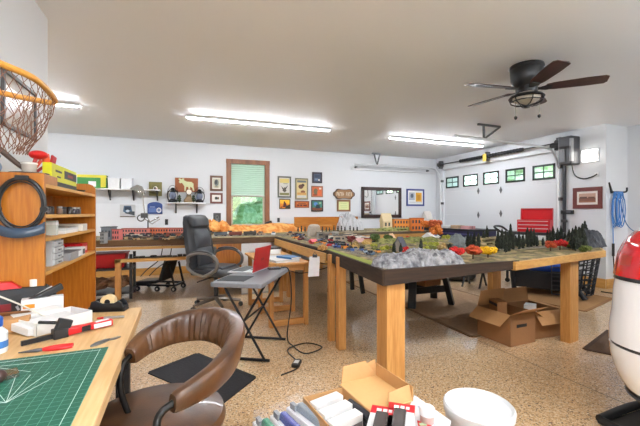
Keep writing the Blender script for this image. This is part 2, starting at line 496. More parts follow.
def edge(name, pts, z0, z1, th, mat, label=None):
    q = mb(mat)
    for a, b_ in zip(pts, pts[1:]):
        a, b_ = Vector((*a, (z0+z1)/2)), Vector((*b_, (z0+z1)/2))
        d = (b_ - a).normalized() * th * .3
        q.bar(a - d, b_ + d, th, z1 - z0)
    return q.build(name, parent=LAY, label=label, bevel=.003)
DARK = WOOD((34, 22, 13), (70, 48, 30), 'X', .9, 7)
DKY = WOOD((38, 26, 15), (74, 52, 34), 'Y', .9, 7)
edge('fascia', [(1.29, 2.09), (1.43, 3.42)], ZT-.105, ZT+.004, .03, DKY, 'dark brown fascia board')
q = mb(DARK); q.loft([[(1.285, 2.075, ZT-.105), (1.285, 2.105, ZT-.105), (1.285, 2.105, ZT+.004), (1.285, 2.075, ZT+.004)], [(2.56, 2.085, ZT-.062), (2.56, 2.115, ZT-.062), (2.56, 2.115, ZT+.004), (2.56, 2.085, ZT+.004)]]); q.build('fascia', parent=LAY, label='dark brown fascia board', bevel=.003)
edge('rail', [(2.5, 2.085), (4.13, 2.375)], ZT-.07, ZT-.002, .04, rail('X'), 'pale pine rail')
edge('rail', [(4.13, 2.38), (4.93, 2.95)], ZT-.07, ZT-.002, .04, rail('X'), 'pale pine end rail')
edge('rail', [(1.42, 3.42), (1.46, 5.72)], ZT-.135, ZT-.03, .04, rail('Y'), 'pale pine rail')
edge('edge_strip', [(1.43, 3.36), (1.47, 5.72)], ZT-.03, ZT+.004, .03, DKY)
edge('fascia', [(-1.9, 5.86), (-.9, 5.74), (.9, 5.66), (1.47, 5.72)], ZT-.09, ZT+.004, .03, WOOD((84, 58, 34), (128, 92, 56), 'X', .6, 7), 'brown fascia board')
edge('fascia', [(2.75, 4.2), (2.65, 6.2)], ZT-.1, ZT+.004, .03, DKY)
edge('fascia', [(2.65, 6.2), (5.2, 6.4)], ZT-.05, ZT+.004, .03, WOOD((84, 70, 52), (118, 100, 76), 'X', .6, 7))
edge('rail', [(2.65, 6.21), (5.2, 6.41)], ZT-.16, ZT-.05, .03, rail('X'))
edge('fascia', [(2.75, 4.2), (4.72, 4.12)], ZT-.1, ZT+.004, .03, DARK)
def post(x, y, w, d, z1=ZT-.02, z0=0, rz=0):
    q = mb(pine('Z')); q.box((0, 0, (z1+z0)/2), (w, d, z1-z0))
    o = q.build('leg', parent=LAY, bevel=.004); o.location = (x, y, 0); o.rotation_euler = (0, 0, rz); return o
post(1.415, 2.2, .15, .14); post(3.6, 2.375, .17, .09, ZT-.02, 0, R(10))
post(1.40, 3.25, .06, .06); post(1.40, 3.02, .075, .07)
post(4.3, 3.92, .17, .09); post(2.75, 4.4, .09, .09); post(2.72, 5.9, .09, .09); post(1.54, 5.19, .06, .09)
post(1.6, 5.62, .09, .09); post(2.9, 6.6, .09, .09); post(5.0, 6.6, .09, .09); post(5.0, 7.6, .09, .09); post(3.0, 7.6, .09, .09)
post(4.6, 3.05, .09, .09); post(-.82, 5.75, .075, .07, .61); post(-1.85, 6.85, .09, .09); post(.6, 7.7, .09, .09); post(.62, 5.8, .09, .09)
post(-1.85, 5.95, .09, .09)
q = mb(rail('X'))
q.lo((-1.86, 5.70, .745), (.55, 5.735, .785)); q.build('upper_rail', parent=LAY, bevel=.003)
q = mb(rail('X')); q.lo((-.86, 5.715, .565), (.55, 5.785, .61)); q.build('lower_rail', parent=LAY, bevel=.003)
q = mb(rail('X')); q.lo((-.86, 5.786, .575), (.55, 6.0, .59)); q.build('shelf', parent=LAY)
q = mb(oak('Z')); q.lo((.52, 5.69, .1), (.92, 5.72, ZT-.09)); q.build('support_panel', parent=LAY, label='orange plywood support panel')
# raised rock shelf and hills (fixed scenery)
def hill(name, pts, w, h, mat, seed, label=None, n=60, rough=.35, parent=LAY, fr=7, z=ZT):
    """ridge along a path: half width w, height h, lumpy"""
    path = bez([(*p, z) for p in pts], max(4, n // (len(pts)-1)))
    rings = []; N = len(path)
    for i, p in enumerate(path):
        tt = i / (N - 1); env = max(.12, min(1, 6*tt, 6*(1-tt)))
        d = (path[min(i+1, N-1)] - path[max(i-1, 0)]).normalized(); sd = Vector((-d.y, d.x, 0))
        ring = []
        for k in range(13):
            a = math.pi * k / 12
            qv = Vector((tt*len(path)*.1, k*.35, seed*3.1))
            rr = 1 + rough * noise.noise(qv*fr*.25) + rough*.6*noise.noise(qv*fr*.8)
            ring.append(p + sd * math.cos(a) * w * env * rr + Vector((0, 0, max(0, math.sin(a)) * h * env * rr)))
        rings.append(ring)
    q = mb(mat); q.loft(rings, closed=False, cap=False)
    return q.build(name, parent=parent, smooth=True, label=label)
ORF = leafmat((206, 122, 46), (236, 178, 104), 9)
GRF = leafmat((86, 96, 44), (148, 146, 80), 20)
hill('ridge', [(1.35, 6.95), (2.0, 7.3), (2.7, 7.6), (3.45, 7.7)], .26, .16, ORF, 1, 'orange autumn ridge', rough=.2)
hill('ridge', [(.25, 7.35), (.55, 7.3), (.95, 7.45)], .22, .22, ORF, 2, 'orange autumn mound')
hill('ridge', [(.7, 7.2), (1.3, 7.3), (2.2, 7.75)], .2, .14, ORF, 5, 'orange autumn ridge', rough=.2)
hill('embankment', [(3.9, 6.75), (4.7, 6.8), (5.15, 6.85)], .2, .06, GRF, 3, 'olive green embankment')
hill('embankment', [(1.75, 3.1), (2.3, 3.3), (3.0, 3.5), (3.8, 3.6), (4.5, 3.5)], .4, .06, turf, 4, 'tan embankment', rough=.5)
hill('embankment', [(2.0, 3.3), (2.5, 3.55), (3.0, 3.6)], .22, .09, GRF, 8, 'olive green embankment', rough=.5)
# grass strip along the near edge and track
mb(M((150, 158, 66), .95, 0, .2, 60)).prism([(1.31, 2.3), (1.42, 2.3), (1.50, 3.5), (1.45, 3.5)], ZT, ZT+.004).build('grass_strip', parent=LAY)
RAILM = M((112, 102, 92), .4, .5); SLP = M((66, 52, 40), .9); BAL = M((134, 126, 112), .95, 0, .3, 200)
def track(pts, name='track'):
    path = bez([(*p, ZT) for p in pts], 10)
    tr = mb(BAL)
    L = []; Rr = []
    for i, p in enumerate(path):
        d = (path[min(i+1, len(path)-1)] - path[max(i-1, 0)]).normalized(); sd = Vector((-d.y, d.x, 0))
        L.append(p + sd); Rr.append(sd)
    rings = [[p + s*.035, p + s*.022 + Vector((0,0,.008)), p - s*.022 + Vector((0,0,.008)), p - s*.035] for p, s in zip(path, Rr)]
    tr.loft(rings, closed=False, cap=False)
    tr.m(RAILM)
    for sg in (-1, 1): tr.tube([p + s*sg*.0085 + Vector((0,0,.012)) for p, s in zip(path, Rr)], .0022, 4)
    tr.m(SLP)
    acc = 0
    for i in range(len(path)-1):
        seg = (path[i+1]-path[i]); n_ = max(1, int(seg.length/.05))
        for k in range(n_):
            c = path[i] + seg*(k/n_); s = Rr[i]
            tr.bar(c - s*.017 + Vector((0,0,.008)), c + s*.017 + Vector((0,0,.008)), .008, .004)
    return tr.build(name, parent=LAY)
track([(1.52, 2.35), (1.58, 3.2), (1.64, 4.5), (1.7, 5.6), (1.3, 6.05), (.3, 6.0), (-1.7, 6.1)])
track([(1.72, 2.6), (1.68, 3.4), (1.75, 4.6), (1.85, 5.9), (1.3, 6.3), (-1.5, 6.35)])
track([(1.9, 2.75), (2.5, 2.9), (3.4, 2.8), (4.2, 2.9), (4.7, 3.2)])
track([(2.0, 5.0), (2.1, 6.2), (3.0, 6.65), (5.0, 6.75)])

# ================================================================== scenery pieces
ROCK, t, b = newmat('grey_plaster_rock')
b.inputs['Roughness'].default_value = .8
tc = t.nodes.new('ShaderNodeTexCoord'); n = t.nodes.new('ShaderNodeTexNoise'); n.inputs['Scale'].default_value = 22; n.inputs['Detail'].default_value = 10
t.links.new(tc.outputs['Object'], n.inputs['Vector'])
cr = t.nodes.new('ShaderNodeValToRGB'); cr.color_ramp.elements[0].position = .34; cr.color_ramp.elements[0].color = lin((84, 84, 89))
cr.color_ramp.elements[1].position = .62; cr.color_ramp.elements[1].color = lin((158, 157, 159))
t.links.new(n.outputs['Fac'], cr.inputs['Fac']); t.links.new(cr.outputs['Color'], b.inputs['Base Color'])
bp = t.nodes.new('ShaderNodeBump'); bp.inputs['Strength'].default_value = .9; bp.inputs['Distance'].default_value = .03
t.links.new(n.outputs['Fac'], bp.inputs['Height']); t.links.new(bp.outputs['Normal'], b.inputs['Normal'])
def rock(name, label, x0, x1, y0, y1, lobes, mat, seed, grp=None, cat='model mountain', z=ZT):
    """lumpy heightfield: lobes = (x, y, radius x, radius y, height)"""
    N = 64; K = 34; q = mb(mat); rings = []
    for i in range(N + 1):
        ring = []
        for k in range(K + 1):
            x = x0 + (x1-x0)*i/N; y = y0 + (y1-y0)*k/K; h = 0
            for lx, ly, rx, ry, lh in lobes:
                r2 = ((x-lx)/rx)**2 + ((y-ly)/ry)**2
                if r2 < 1: h = max(h, lh * (1-r2)**.45)
            if h > 0:
                v = Vector((x*9, y*9, seed)); h *= 1 + .25*noise.noise(v) - .6*abs(noise.noise(v*1.6)) - .45*abs(noise.noise(v*3.7)) - .2*abs(noise.noise(v*8)) + .42
                jx = .02*noise.noise(v*1.4+Vector((5,0,0))); jy = .02*noise.noise(v*1.4+Vector((0,9,0)))
            else: jx = jy = 0
            ring.append((x+jx, y+jy, z + max(h, 0) - .002))
        rings.append(ring)
    n_ = K + 1; vs = [p for r in rings for p in r]; fs = []
    for i in range(N):
        for k in range(K):
            f = (i*n_+k, (i+1)*n_+k, (i+1)*n_+k+1, i*n_+k+1)
            if max(vs[a][2] for a in f) > z + .001: fs.append(f)
    q.add(vs, fs)
    return tag(q.build(name, smooth=False), label, cat, grp)
rock('rock_mountain', 'long grey crumpled rock mountain along the near corner of the layout', 1.3, 2.12, 2.105, 2.5,
     [(1.41, 2.25, .1, .13, .07), (1.50, 2.24, .12, .13, .075), (1.60, 2.26, .12, .14, .08), (1.70, 2.27, .12, .15, .105), (1.82, 2.24, .13, .13, .09), (1.93, 2.24, .12, .13, .085), (2.0, 2.24, .08, .12, .06)], ROCK, 3)
ROCK2 = M((118, 126, 126), .85, 0, .3, 30, .8)
p = PZ(465, 247, ZT)
rock('rock_outcrop', 'smooth bluish grey rock outcrop behind the red and yellow trees', p.x-.2, p.x+.2, p.y-.1, p.y+.2, [(p.x, p.y+.06, .17, .14, .1), (p.x-.06, p.y+.05, .1, .1, .12)], ROCK2, 5)
p = PZ(598, 252, ZT)
ROCK3 = M((64, 66, 72), .7, 0, .45, 22, .9)
rock('rock_outcrop', 'dark grey pointed rock at the far right end of the layout', 4.2, 4.86, 2.5, 3.05, [(4.42, 2.78, .2, .2, .1), (4.55, 2.82, .2, .2, .16), (4.68, 2.86, .18, .16, .13)], ROCK3, 8)
p = PZ(314, 236.5, ZT)
q = mb(M((176, 164, 150), .9, 0, .15, 40, .6)); q.T = Matrix.Translation((p.x, p.y, ZT))
q.loft([[(r*math.cos(a)*(1+.15*noise.noise(Vector((a*2, z*9, 1)))), r*.8*math.sin(a), z) for a in [2*math.pi*k/14 for k in range(14)]] for r, z in ((.13, 0), (.12, .09), (.105, .17), (.07, .2), (.015, .205))])
tag(q.build('rock_butte'), 'tall beige flat topped butte among the model cars', 'model mountain')
p = PZ(363, 231, ZT)
rock('rock_mountain', 'pale grey snowy peak against the back wall left of the mirror', p.x-.4, p.x+.35, 7.1, 7.9, [(p.x-.05, 7.5, .3, .3, .3), (p.x+.15, 7.5, .2, .25, .2)], M((196, 196, 198), .9, 0, .25, 25, .8), 11)

# ---- trees
TRK = M((78, 58, 40), .9)
def conifer_proto():
    t_ = thing('conifer', 'x', 'model tree')
    mb(TRK).tube([(0, 0, -.01), (0, 0, .03)], .004, 6).build('trunk', parent=t_)
    q = mb(leafmat((14, 18, 10), (38, 46, 26), 60)); rnd = random.Random(3)
    prof = [.022, .034, .038, .038, .035, .03, .022, .013]
    for i in range(8):
        z = .012 + i*.0215; r = prof[i]
        ring = [(r*rnd.uniform(.7, 1.25)*math.cos(2*math.pi*k/9), r*rnd.uniform(.7, 1.25)*math.sin(2*math.pi*k/9), z + rnd.uniform(-.006, .006)) for k in range(9)]
        q.loft([ring, [(x*.85, y*.85, z+.02) for x, y, _ in ring], [(x*.3, y*.3, z+.036) for x, y, _ in ring]])
    q.build('foliage', parent=t_)
    return t_
CON = [None]
def conifer(px, py, ptop, label, grp, zb=ZT, wide=1.0):
    p = PZ(px, py, zb)
    d = p.x*_s + p.y*_c
    h = (py - ptop) * d / F
    if CON[0] is None: CON[0] = conifer_proto(); o = CON[0]
    else: o = copy_tree(CON[0])
    o.location = p; k = h / .2
    k *= 1.12; o.scale = ((k*.5+.4)*.74*wide, (k*.5+.4)*.74*wide, k); o.rotation_euler = (0, 0, random.uniform(0, 6))
    tag(o, label, 'model tree', grp)
G1 = 'conifers in front of the toolbox'; L1 = 'dark model conifer in the grove in front of the red toolbox'
for a in [(498,252,232),(502,250,230.6),(505.6,253,232.5),(509,252,234),(513,250,234),(519,250,233),(523,249,235),(527.5,248,229),(531,248,229.5),(534,246.5,230),(537,247,236),(543,246,238),(516,247,236)]:
    conifer(*a, L1, G1)
conifer(510.6, 248, 226, 'tallest dark conifer left of the toolbox grove', None)
G2 = 'conifers below the garage door track'; L2 = 'dark model conifer in the clump below the right edge of the garage door'
for a in [(547.5,243,231),(550,244.5,231),(553,243.5,227.5),(557.5,243,229),(561,243,227),(565,243,233)]:
    conifer(*a, L2, G2)
G3 = 'conifers at the right end of the layout'; L3 = 'dark model conifer in the tall dense clump under the framed picture'
for a in [(572.5,250,230),(575.6,251,228),(579,250,229),(582.5,250,226),(585,249,234),(569,249,231)]:
    conifer(*a, L3, G3, ZT, 1.15)
p = (4.52, 2.8, ZT+.13)
o = copy_tree(CON[0]); o.location = p; o.scale = (.8, .8, .85)
tag(o, 'single dark conifer standing on the pointed rock at the right end', 'model tree')
G4 = 'conifers behind the autumn trees'; L4 = 'dark model conifer in the group behind the orange red tree'
for a in [(468,249,233),(471,250,235),(474,250,233.5),(478.5,251,234)]:
    conifer(*a, L4, G4)
conifer(487, 243, 227, 'slim tall conifer behind the yellow tree', None)
conifer(483.5, 243.5, 231.5, 'shorter conifer just left of the slim tall one behind the yellow tree', None)
conifer(450, 255, 244, 'small dark conifer left of the round red tree', None, ZT, 1.3)
conifer(421, 253.5, 240, 'dark conifer in the yellow green bushes behind the rock mountain', None)
conifer(394, 254, 243, 'dark conifer left of the small grey roofed house', None)
conifer(400.7, 254, 244, 'dark conifer between the small house and the red bush', None)
def ball_tree(px, py, ptop, wpx, cols, label, zb=ZT, seed=1, n=16, trunk=True, flat=.8):
    p = PZ(px, py, zb); d = p.x*_s + p.y*_c
    h = (py - ptop)*d/F*1.08; r = wpx*d/F/2*1.18
    t_ = thing('autumn_tree' if trunk else 'shrub', label, 'model tree' if trunk else 'model shrub', p)
    if trunk: mb(TRK).tube([(0,0,-.005),(0,0,h*.55)], [.007,.004], 6).build('trunk', parent=t_)
    q = mb(leafmat(cols[0], cols[1], 70)); rnd = random.Random(seed)
    zc = h*.62 if trunk else h*.4
    for i in range(n):
        a = rnd.uniform(0, 6.28); rr = r*.68*math.sqrt(rnd.random()); zz = zc + rnd.uniform(-.5, .55)*(h - zc)*flat*(1-(rr/r)**2*.6)
        q.sph((rr*math.cos(a), rr*math.sin(a), max(zz, .01)), r*rnd.uniform(.3, .45), (1,1,.8), 10, 7, .6, 3, rnd.random()*20)
    q.build('foliage', parent=t_, smooth=False)
RED = ((150, 14, 14), (228, 40, 34)); ORR = ((150, 48, 18), (206, 84, 38)); YEL = ((214, 150, 0), (252, 206, 24)); ORA = ((196, 92, 20), (238, 146, 62))
GRN = ((40, 60, 22), (88, 108, 42)); OLI = ((120, 124, 30), (178, 178, 66)); MAR = ((84, 26, 26), (134, 50, 44)); TAN = ((190, 150, 80), (226, 190, 120))
ball_tree(456.5, 259, 246.5, 14, RED, 'bright red round tree at the front beside the grey mountain', seed=2)
ball_tree(473, 259, 246, 16, ORR, 'rusty orange red tree between the red and the yellow tree', seed=3)
ball_tree(488, 257.5, 247.5, 15, YEL, 'bright yellow tree at the front of the layout', seed=4)
ball_tree(550.5, 251, 241, 10, ORR, 'orange red tree near the right post, left of a redder one', seed=5)
ball_tree(560, 250, 240, 12, RED, 'red tree near the right post beside a green bush', seed=6)
ball_tree(569, 249, 240, 11, OLI, 'light green bush right of the red tree at the right post', seed=7, trunk=False)
ball_tree(586, 252, 244.5, 11, ((70, 84, 30), (120, 128, 56)), 'olive bush at the foot of the conifers at the right end', seed=8, trunk=False)
ball_tree(406, 254, 244, 7, RED, 'small red bush behind the grey mountain', seed=9, trunk=False)
ball_tree(425, 250, 240, 9, OLI, 'yellow green bush behind the mountain, left of a twin', seed=10, trunk=False)
ball_tree(434, 250, 241, 11, OLI, 'yellow green bush behind the mountain, nearer the red tree', seed=11, trunk=False)
ball_tree(446, 241, 234.5, 9, OLI, 'pale olive bush beneath the navy bench', seed=12, trunk=False)
ball_tree(351.5, 248, 234.5, 8, MAR, 'maroon tree standing among the model cars', seed=13)
ball_tree(375, 245.5, 232.5, 10, GRN, 'dark green round tree left of a second green tree on the layout', seed=14)
ball_tree(387.5, 246.5, 234, 10, GRN, 'dark green round tree beside the beige dome', seed=15)
ball_tree(380, 245.5, 238, 10, ((70, 84, 34), (120, 130, 60)), 'low green bush between the two green trees', seed=16, trunk=False)
ball_tree(374, 249, 243, 8, OLI, 'low yellow green bush in front of the green trees', seed=17, trunk=False)
ball_tree(365, 246, 239, 7, TAN, 'tan bush near the pink roofed building', seed=18, trunk=False)
ball_tree(427, 232, 219.5, 12, ORA, 'orange autumn tree at the corner by the white tent', ZT, 19)
ball_tree(435.5, 233, 219, 12, ((176, 72, 30), (216, 110, 60)), 'rust autumn tree at the corner by the garage door track', ZT, 20)
ball_tree(436, 241, 225, 13, ORA, 'big orange autumn tree in front of the garage door track', ZT, 21)
ball_tree(408, 243.5, 235, 5, ((190, 60, 30), (220, 90, 60)), 'small coral red tree behind the little house', ZT, 22)
ball_tree(447, 258, 249, 6, GRN, 'tiny green shrub at the right foot of the grey mountain', seed=23, trunk=False)
ball_tree(322, 250, 244.5, 9, ((170, 120, 60), (210, 160, 90)), 'ochre bush beside the track near the pine rail', ZT, 24, trunk=False)
ball_tree(412, 249, 242.5, 12, OLI, 'pale olive thicket behind the red bush', seed=25, trunk=False)
ball_tree(499, 243, 236.5, 6, OLI, 'yellow green shrub near the slim tall conifer', seed=26, trunk=False)
ball_tree(578, 243, 238, 10, GRN, 'dark green bush behind the right clump of conifers', seed=27, trunk=False)

# low brush
rnd = random.Random(77); SH = []
for cols, k_ in ((OLI, 0), (TAN, 1), (((96, 100, 48), (140, 140, 76)), 2), (((150, 120, 70), (190, 160, 104)), 3)):
    q = mb(leafmat(cols[0], cols[1], 70))
    for i in range(7):
        a = rnd.uniform(0, 6.28); rr = .03*math.sqrt(rnd.random()); q.sph((rr*math.cos(a), rr*math.sin(a), rnd.uniform(.008, .03)), rnd.uniform(.016, .026), (1, 1, .8), 9, 6, .6, 3, rnd.random()*20)
    SH.append(q.build('shrub'))
n_ = 0
for i in range(200):
    px = rnd.uniform(352, 448); py = rnd.uniform(238.5, 252); p = PZ(px, py, ZT)
    if p.y > 4.1 or p.x < 1.75 or (p.y < 2.55 and p.x < 2.2) or n_ >= 46: continue
    o = SH[n_] if n_ < 4 else SH[n_ % 4].copy()
    if n_ >= 4: COL.objects.link(o)
    o.location = p; k = rnd.uniform(.7, 1.5); o.scale = (k, k, k*rnd.uniform(.8, 1.3)); o.rotation_euler = (0, 0, rnd.uniform(0, 6)); n_ += 1
    tag(o, 'low dry bush in the brush between the grey mountain and the tents', 'model shrub', 'brush behind the mountain')
# ---- buildings
def house(px, py, ptop, wpx, wall, roof, label, rz=.3, deep=.8, name='model_house', cat='model building', zb=ZT, hip=False):
    p = PZ(px, py, zb); d = p.x*_s+p.y*_c; w = wpx*d/F; h = (py-ptop)*d/F; dp = w*deep
    t_ = thing(name, label, cat, p, rz)
    q = mb(M(wall, .7)); he = h*.55
    q.lo((-w/2, -dp/2, -.003), (w/2, dp/2, he))
    q.add([(-w/2,-dp/2,he),(-w/2,dp/2,he),(-w/2,0,h),(w/2,-dp/2,he),(w/2,dp/2,he),(w/2,0,h)], [(0,1,2),(3,5,4),(0,2,5,3),(1,4,5,2)])
    q.build('walls', parent=t_)
    e = .012
    q = mb(M(roof, .7)); rise = h-he
    for sg in (-1, 1):
        a = [(-w/2-e, sg*(dp/2+e), he-e*rise/(dp/2)), (w/2+e, sg*(dp/2+e), he-e*rise/(dp/2)), (w/2+e, 0, h), (-w/2-e, 0, h)]
        q.slab(a, (0, 0, .008))
    q.build('roof', parent=t_)
    for k in range(2):
        mb(M((60, 62, 66), .3)).lo((-w*.3+k*w*.38, -dp/2-.002, he*.35), (-w*.3+k*w*.38+w*.18, -dp/2+.002, he*.75)).build('window', parent=t_)
    return t_
house(400, 252.5, 237.5, 9, (150, 140, 132), (92, 94, 104), 'little grey roofed house beside the red bush', .5)
house(364, 244.5, 238.5, 20, (168, 152, 128), (206, 164, 160), 'long low shed with a pale pink roof left of the green trees', .15, .4)
house(386, 229, 213.5, 11, (226, 206, 164), (216, 196, 156), 'tall beige building against the mirror frame', .1, .5, zb=ZT)
tt = house(431, 241, 233, 13, (240, 240, 240), (238, 240, 242), 'white marquee with a blue patch on its roof', .3, .8, 'model_tent', 'model tent')
mb(M((40, 110, 190), .5)).sph((.03, -.05, .085), .03, (1.3, .8, .35)).build('roof_patch', parent=tt, label='blue roof patch')
p = PZ(433, 238, ZT)
house(427, 228, 211.5, 9, (226, 226, 224), (206, 200, 192), 'white peaked tower house in the back corner', .2, .8)
house(313, 243.5, 239.5, 5.5, (196, 60, 60), (240, 120, 130), 'tiny pink roofed kiosk in front of the beige butte', .3, .9)
house(391, 242, 234, 6, (226, 196, 160), (230, 190, 150), 'small cream hut right of the green trees', .5, .9)
def flat_building(px0, px1, py, ptop, col, label, rows=1, name='model_building', depth=.1, rcol=None, wcol=(50, 54, 60), ncols=6, zb=ZT):
    a, b_ = PZ(px0, py, zb), PZ(px1, py, zb); d = ((a+b_)/2).x*_s + ((a+b_)/2).y*_c
    h = (py-ptop)*d/F; w = (b_-a).length; ang = math.atan2(b_.y-a.y, b_.x-a.x)
    t_ = thing(name, label, 'model building', (a+b_)/2, ang)
    mb(M(col, .7, 0, .12, 40)).lo((-w/2, 0, -.003), (w/2, depth, h)).build('walls', parent=t_)
    mb(M(rcol or tuple(int(c*.8) for c in col), .8)).lo((-w/2-.008, -.008, h), (w/2+.008, depth+.008, h+.012)).build('roof', parent=t_)
    q = mb(M(wcol, .3)); cw = w/ncols
    for r in range(rows):
        for c in range(ncols):
            x0 = -w/2 + cw*(c+.25); z0 = h*(r+.25)/rows
            q.lo((x0, -.003, z0), (x0+cw*.5, .003, z0+h*.5/rows))
    q.build('glazing', parent=t_)
flat_building(101, 111, 240, 227.5, (120, 128, 136), 'grey factory with dark window columns beside the bookshelf', 1, ncols=3, wcol=(52, 60, 70), depth=.15)
flat_building(112, 119, 240, 230, (214, 120, 116), 'pink brick building right of the grey factory', 2, ncols=3)
flat_building(122, 147, 236.5, 229, (216, 132, 120), 'long pink mill at the left end of the row by the wall', 2, ncols=9)
flat_building(147.5, 168, 236, 228.5, (222, 124, 88), 'long orange red brick mill in the middle of the wall row', 2, ncols=8)
flat_building(168.5, 188, 236, 228.5, (220, 134, 118), 'long salmon brick mill at the office chair end of the wall row', 2, ncols=8)
flat_building(394, 411, 230, 219.5, (236, 146, 62), 'orange brick station with small dark windows below the blue framed picture', 2, ncols=6, depth=.2)
flat_building(411.5, 424, 231, 218.5, (232, 130, 52), 'orange gabled works building in the back corner', 2, ncols=4, depth=.2)
flat_building(100, 104, 243.5, 233, (150, 150, 150), 'narrow grey tower at the shelf edge of the layout', 3, ncols=2, depth=.08)

# ---- little cars, wagons, figures
def vehicle(x, y, rz, col, L, label, grp, roof=None, z=ZT):
    t_ = thing('model_car', label, 'model car', (x, y, z), rz, grp)
    q = mb(M(col, .35)); w = L*.42
    q.loft([[(-L/2, -w/2, .006), (L/2, -w/2, .006), (L/2, w/2, .006), (-L/2, w/2, .006)], [(-L/2, -w/2, .3*L), (L/2, -w/2, .24*L), (L/2, w/2, .24*L), (-L/2, w/2, .3*L)]])
    q.build('body', parent=t_, bevel=.002)
    q = mb(M(roof or (40, 44, 50), .25))
    q.loft([[(-L*.3, -w*.46, .28*L), (L*.22, -w*.46, .26*L), (L*.22, w*.46, .26*L), (-L*.3, w*.46, .28*L)], [(-L*.22, -w*.38, .42*L), (L*.1, -w*.38, .42*L), (L*.1, w*.38, .42*L), (-L*.22, w*.38, .42*L)]])
    q.build('cabin', parent=t_)
    q = mb(BLACK)
    for sx in (-.3, .3):
        q.cyl((sx*L, -w/2-.002, .1*L), (sx*L, w/2+.002, .1*L), .1*L, n=8)
    q.build('wheels', parent=t_)
PAL = [(196, 30, 30), (230, 230, 230), (40, 70, 140), (220, 170, 40), (90, 110, 130), (60, 62, 66), (150, 150, 150), (120, 40, 40), (70, 120, 90), (240, 150, 60), (170, 190, 205), (60, 90, 150)]
rnd = random.Random(21)
for i in range(64):
    px = rnd.uniform(292, 345); py = 236 + (px-292)*.17 + rnd.uniform(-2, 4.5)
    if 304 < px < 321 and py < 243: py += 6
    p = PZ(px, py, ZT)
    if p.x < 1.62 or p.x > 2.5: continue
    vehicle(p.x, p.y, rnd.uniform(0, 6.28), rnd.choice(PAL), rnd.uniform(.07, .13), 'little model vehicle parked in the crowded lot around the beige butte', 'model vehicles around the butte')
for i in range(14):
    px = rnd.uniform(338, 378); py = 246 + (px-338)*.2 + rnd.uniform(-2, 3)
    p = PZ(px, py, ZT)
    if p.x < 1.6: continue
    vehicle(p.x, p.y, R(80)+rnd.uniform(-.3, .3), rnd.choice(PAL[4:]), rnd.uniform(.07, .11), 'little model vehicle beside the track left of the grey mountain', 'model vehicles by the track')
rnd = random.Random(5)
for i in range(26):
    px = rnd.uniform(122, 186); py = rnd.uniform(236.8, 240.2); p = PZ(px, py, ZT)
    vehicle(p.x, p.y, rnd.uniform(0, 6.28), rnd.choice([(90, 70, 50), (60, 50, 44), (180, 150, 110), (120, 60, 50), (200, 190, 170), (70, 74, 60)]), rnd.uniform(.1, .17), 'little model vehicle in front of the pink and orange mills', 'model vehicles before the mills')
for i in range(12):
    px = rnd.uniform(205, 292); py = rnd.uniform(232.5, 236); p = PZ(px, py, ZT)
    vehicle(p.x, p.y, rnd.uniform(0, 6.28), rnd.choice([(190, 195, 200), (110, 120, 130), (150, 120, 90), (210, 210, 200), (80, 90, 100)]), rnd.uniform(.1, .16), 'little model vehicle on the stretch below the window', 'model vehicles below the window')
def wagon(x, y, rz, col, L, label, grp):
    t_ = thing('model_wagon', label, 'model train car', (x, y, ZT+.012), rz, grp)
    mb(M(col, .5)).lo((-L/2, -.02, .012), (L/2, .02, .062)).build('body', parent=t_, bevel=.003)
    mb(M(tuple(int(c*.7) for c in col), .6)).lo((-L/2-.002, -.021, .062), (L/2+.002, .021, .068)).build('roof', parent=t_)
    for sx in (-.34, .34): mb(BLACK).lo((sx*L-.02, -.014, 0), (sx*L+.02, .014, .012)).build('bogie', parent=t_)
for i in range(6):
    wagon(1.1 - i*.24, 6.03 + .005*i, R(181), [(70, 64, 60), (120, 52, 40), (84, 90, 96), (110, 84, 54), (60, 60, 64), (140, 70, 50)][i], .21, ['black engine at the head of the train below the window', 'dark red wagon second in the train below the window', 'grey wagon third in the train below the window', 'tan wagon fourth in the train below the window', 'dark wagon fifth in the train below the window', 'rust wagon last in the train below the window'][i], 'train on the back run')
rnd = random.Random(31)
for i in range(22):
    px = rnd.uniform(318, 372); py = 237 + (px-318)*.1 + rnd.uniform(-1, 3); p = PZ(px, py, ZT)
    if p.x > 2.55 or p.x < 1.75: continue
    c_ = rnd.choice([(206, 190, 160), (176, 160, 140), (150, 146, 140), (226, 220, 206), (190, 130, 90), (120, 110, 104), (214, 170, 110)])
    w, d_, h = rnd.uniform(.07, .13), rnd.uniform(.06, .1), rnd.uniform(.05, .1)
    t_ = thing('model_building', 'little flat roofed model building in the crowded town behind the parked vehicles', 'model building', (p.x, p.y, ZT), rnd.uniform(-.4, .4), 'little town buildings')
    mb(M(c_, .7, 0, .2, 60)).lo((-w/2, -d_/2, -.002), (w/2, d_/2, h)).build('walls', parent=t_)
    mb(M(rnd.choice([(90, 88, 86), (130, 120, 110), (150, 70, 60), (206, 204, 200)]), .8)).lo((-w/2-.005, -d_/2-.005, h), (w/2+.005, d_/2+.005, h+.01)).build('roof', parent=t_)
    mb(M((60, 60, 64), .3)).lo((-w*.3, -d_/2-.002, h*.4), (w*.3, -d_/2+.002, h*.75)).build('window_band', parent=t_)
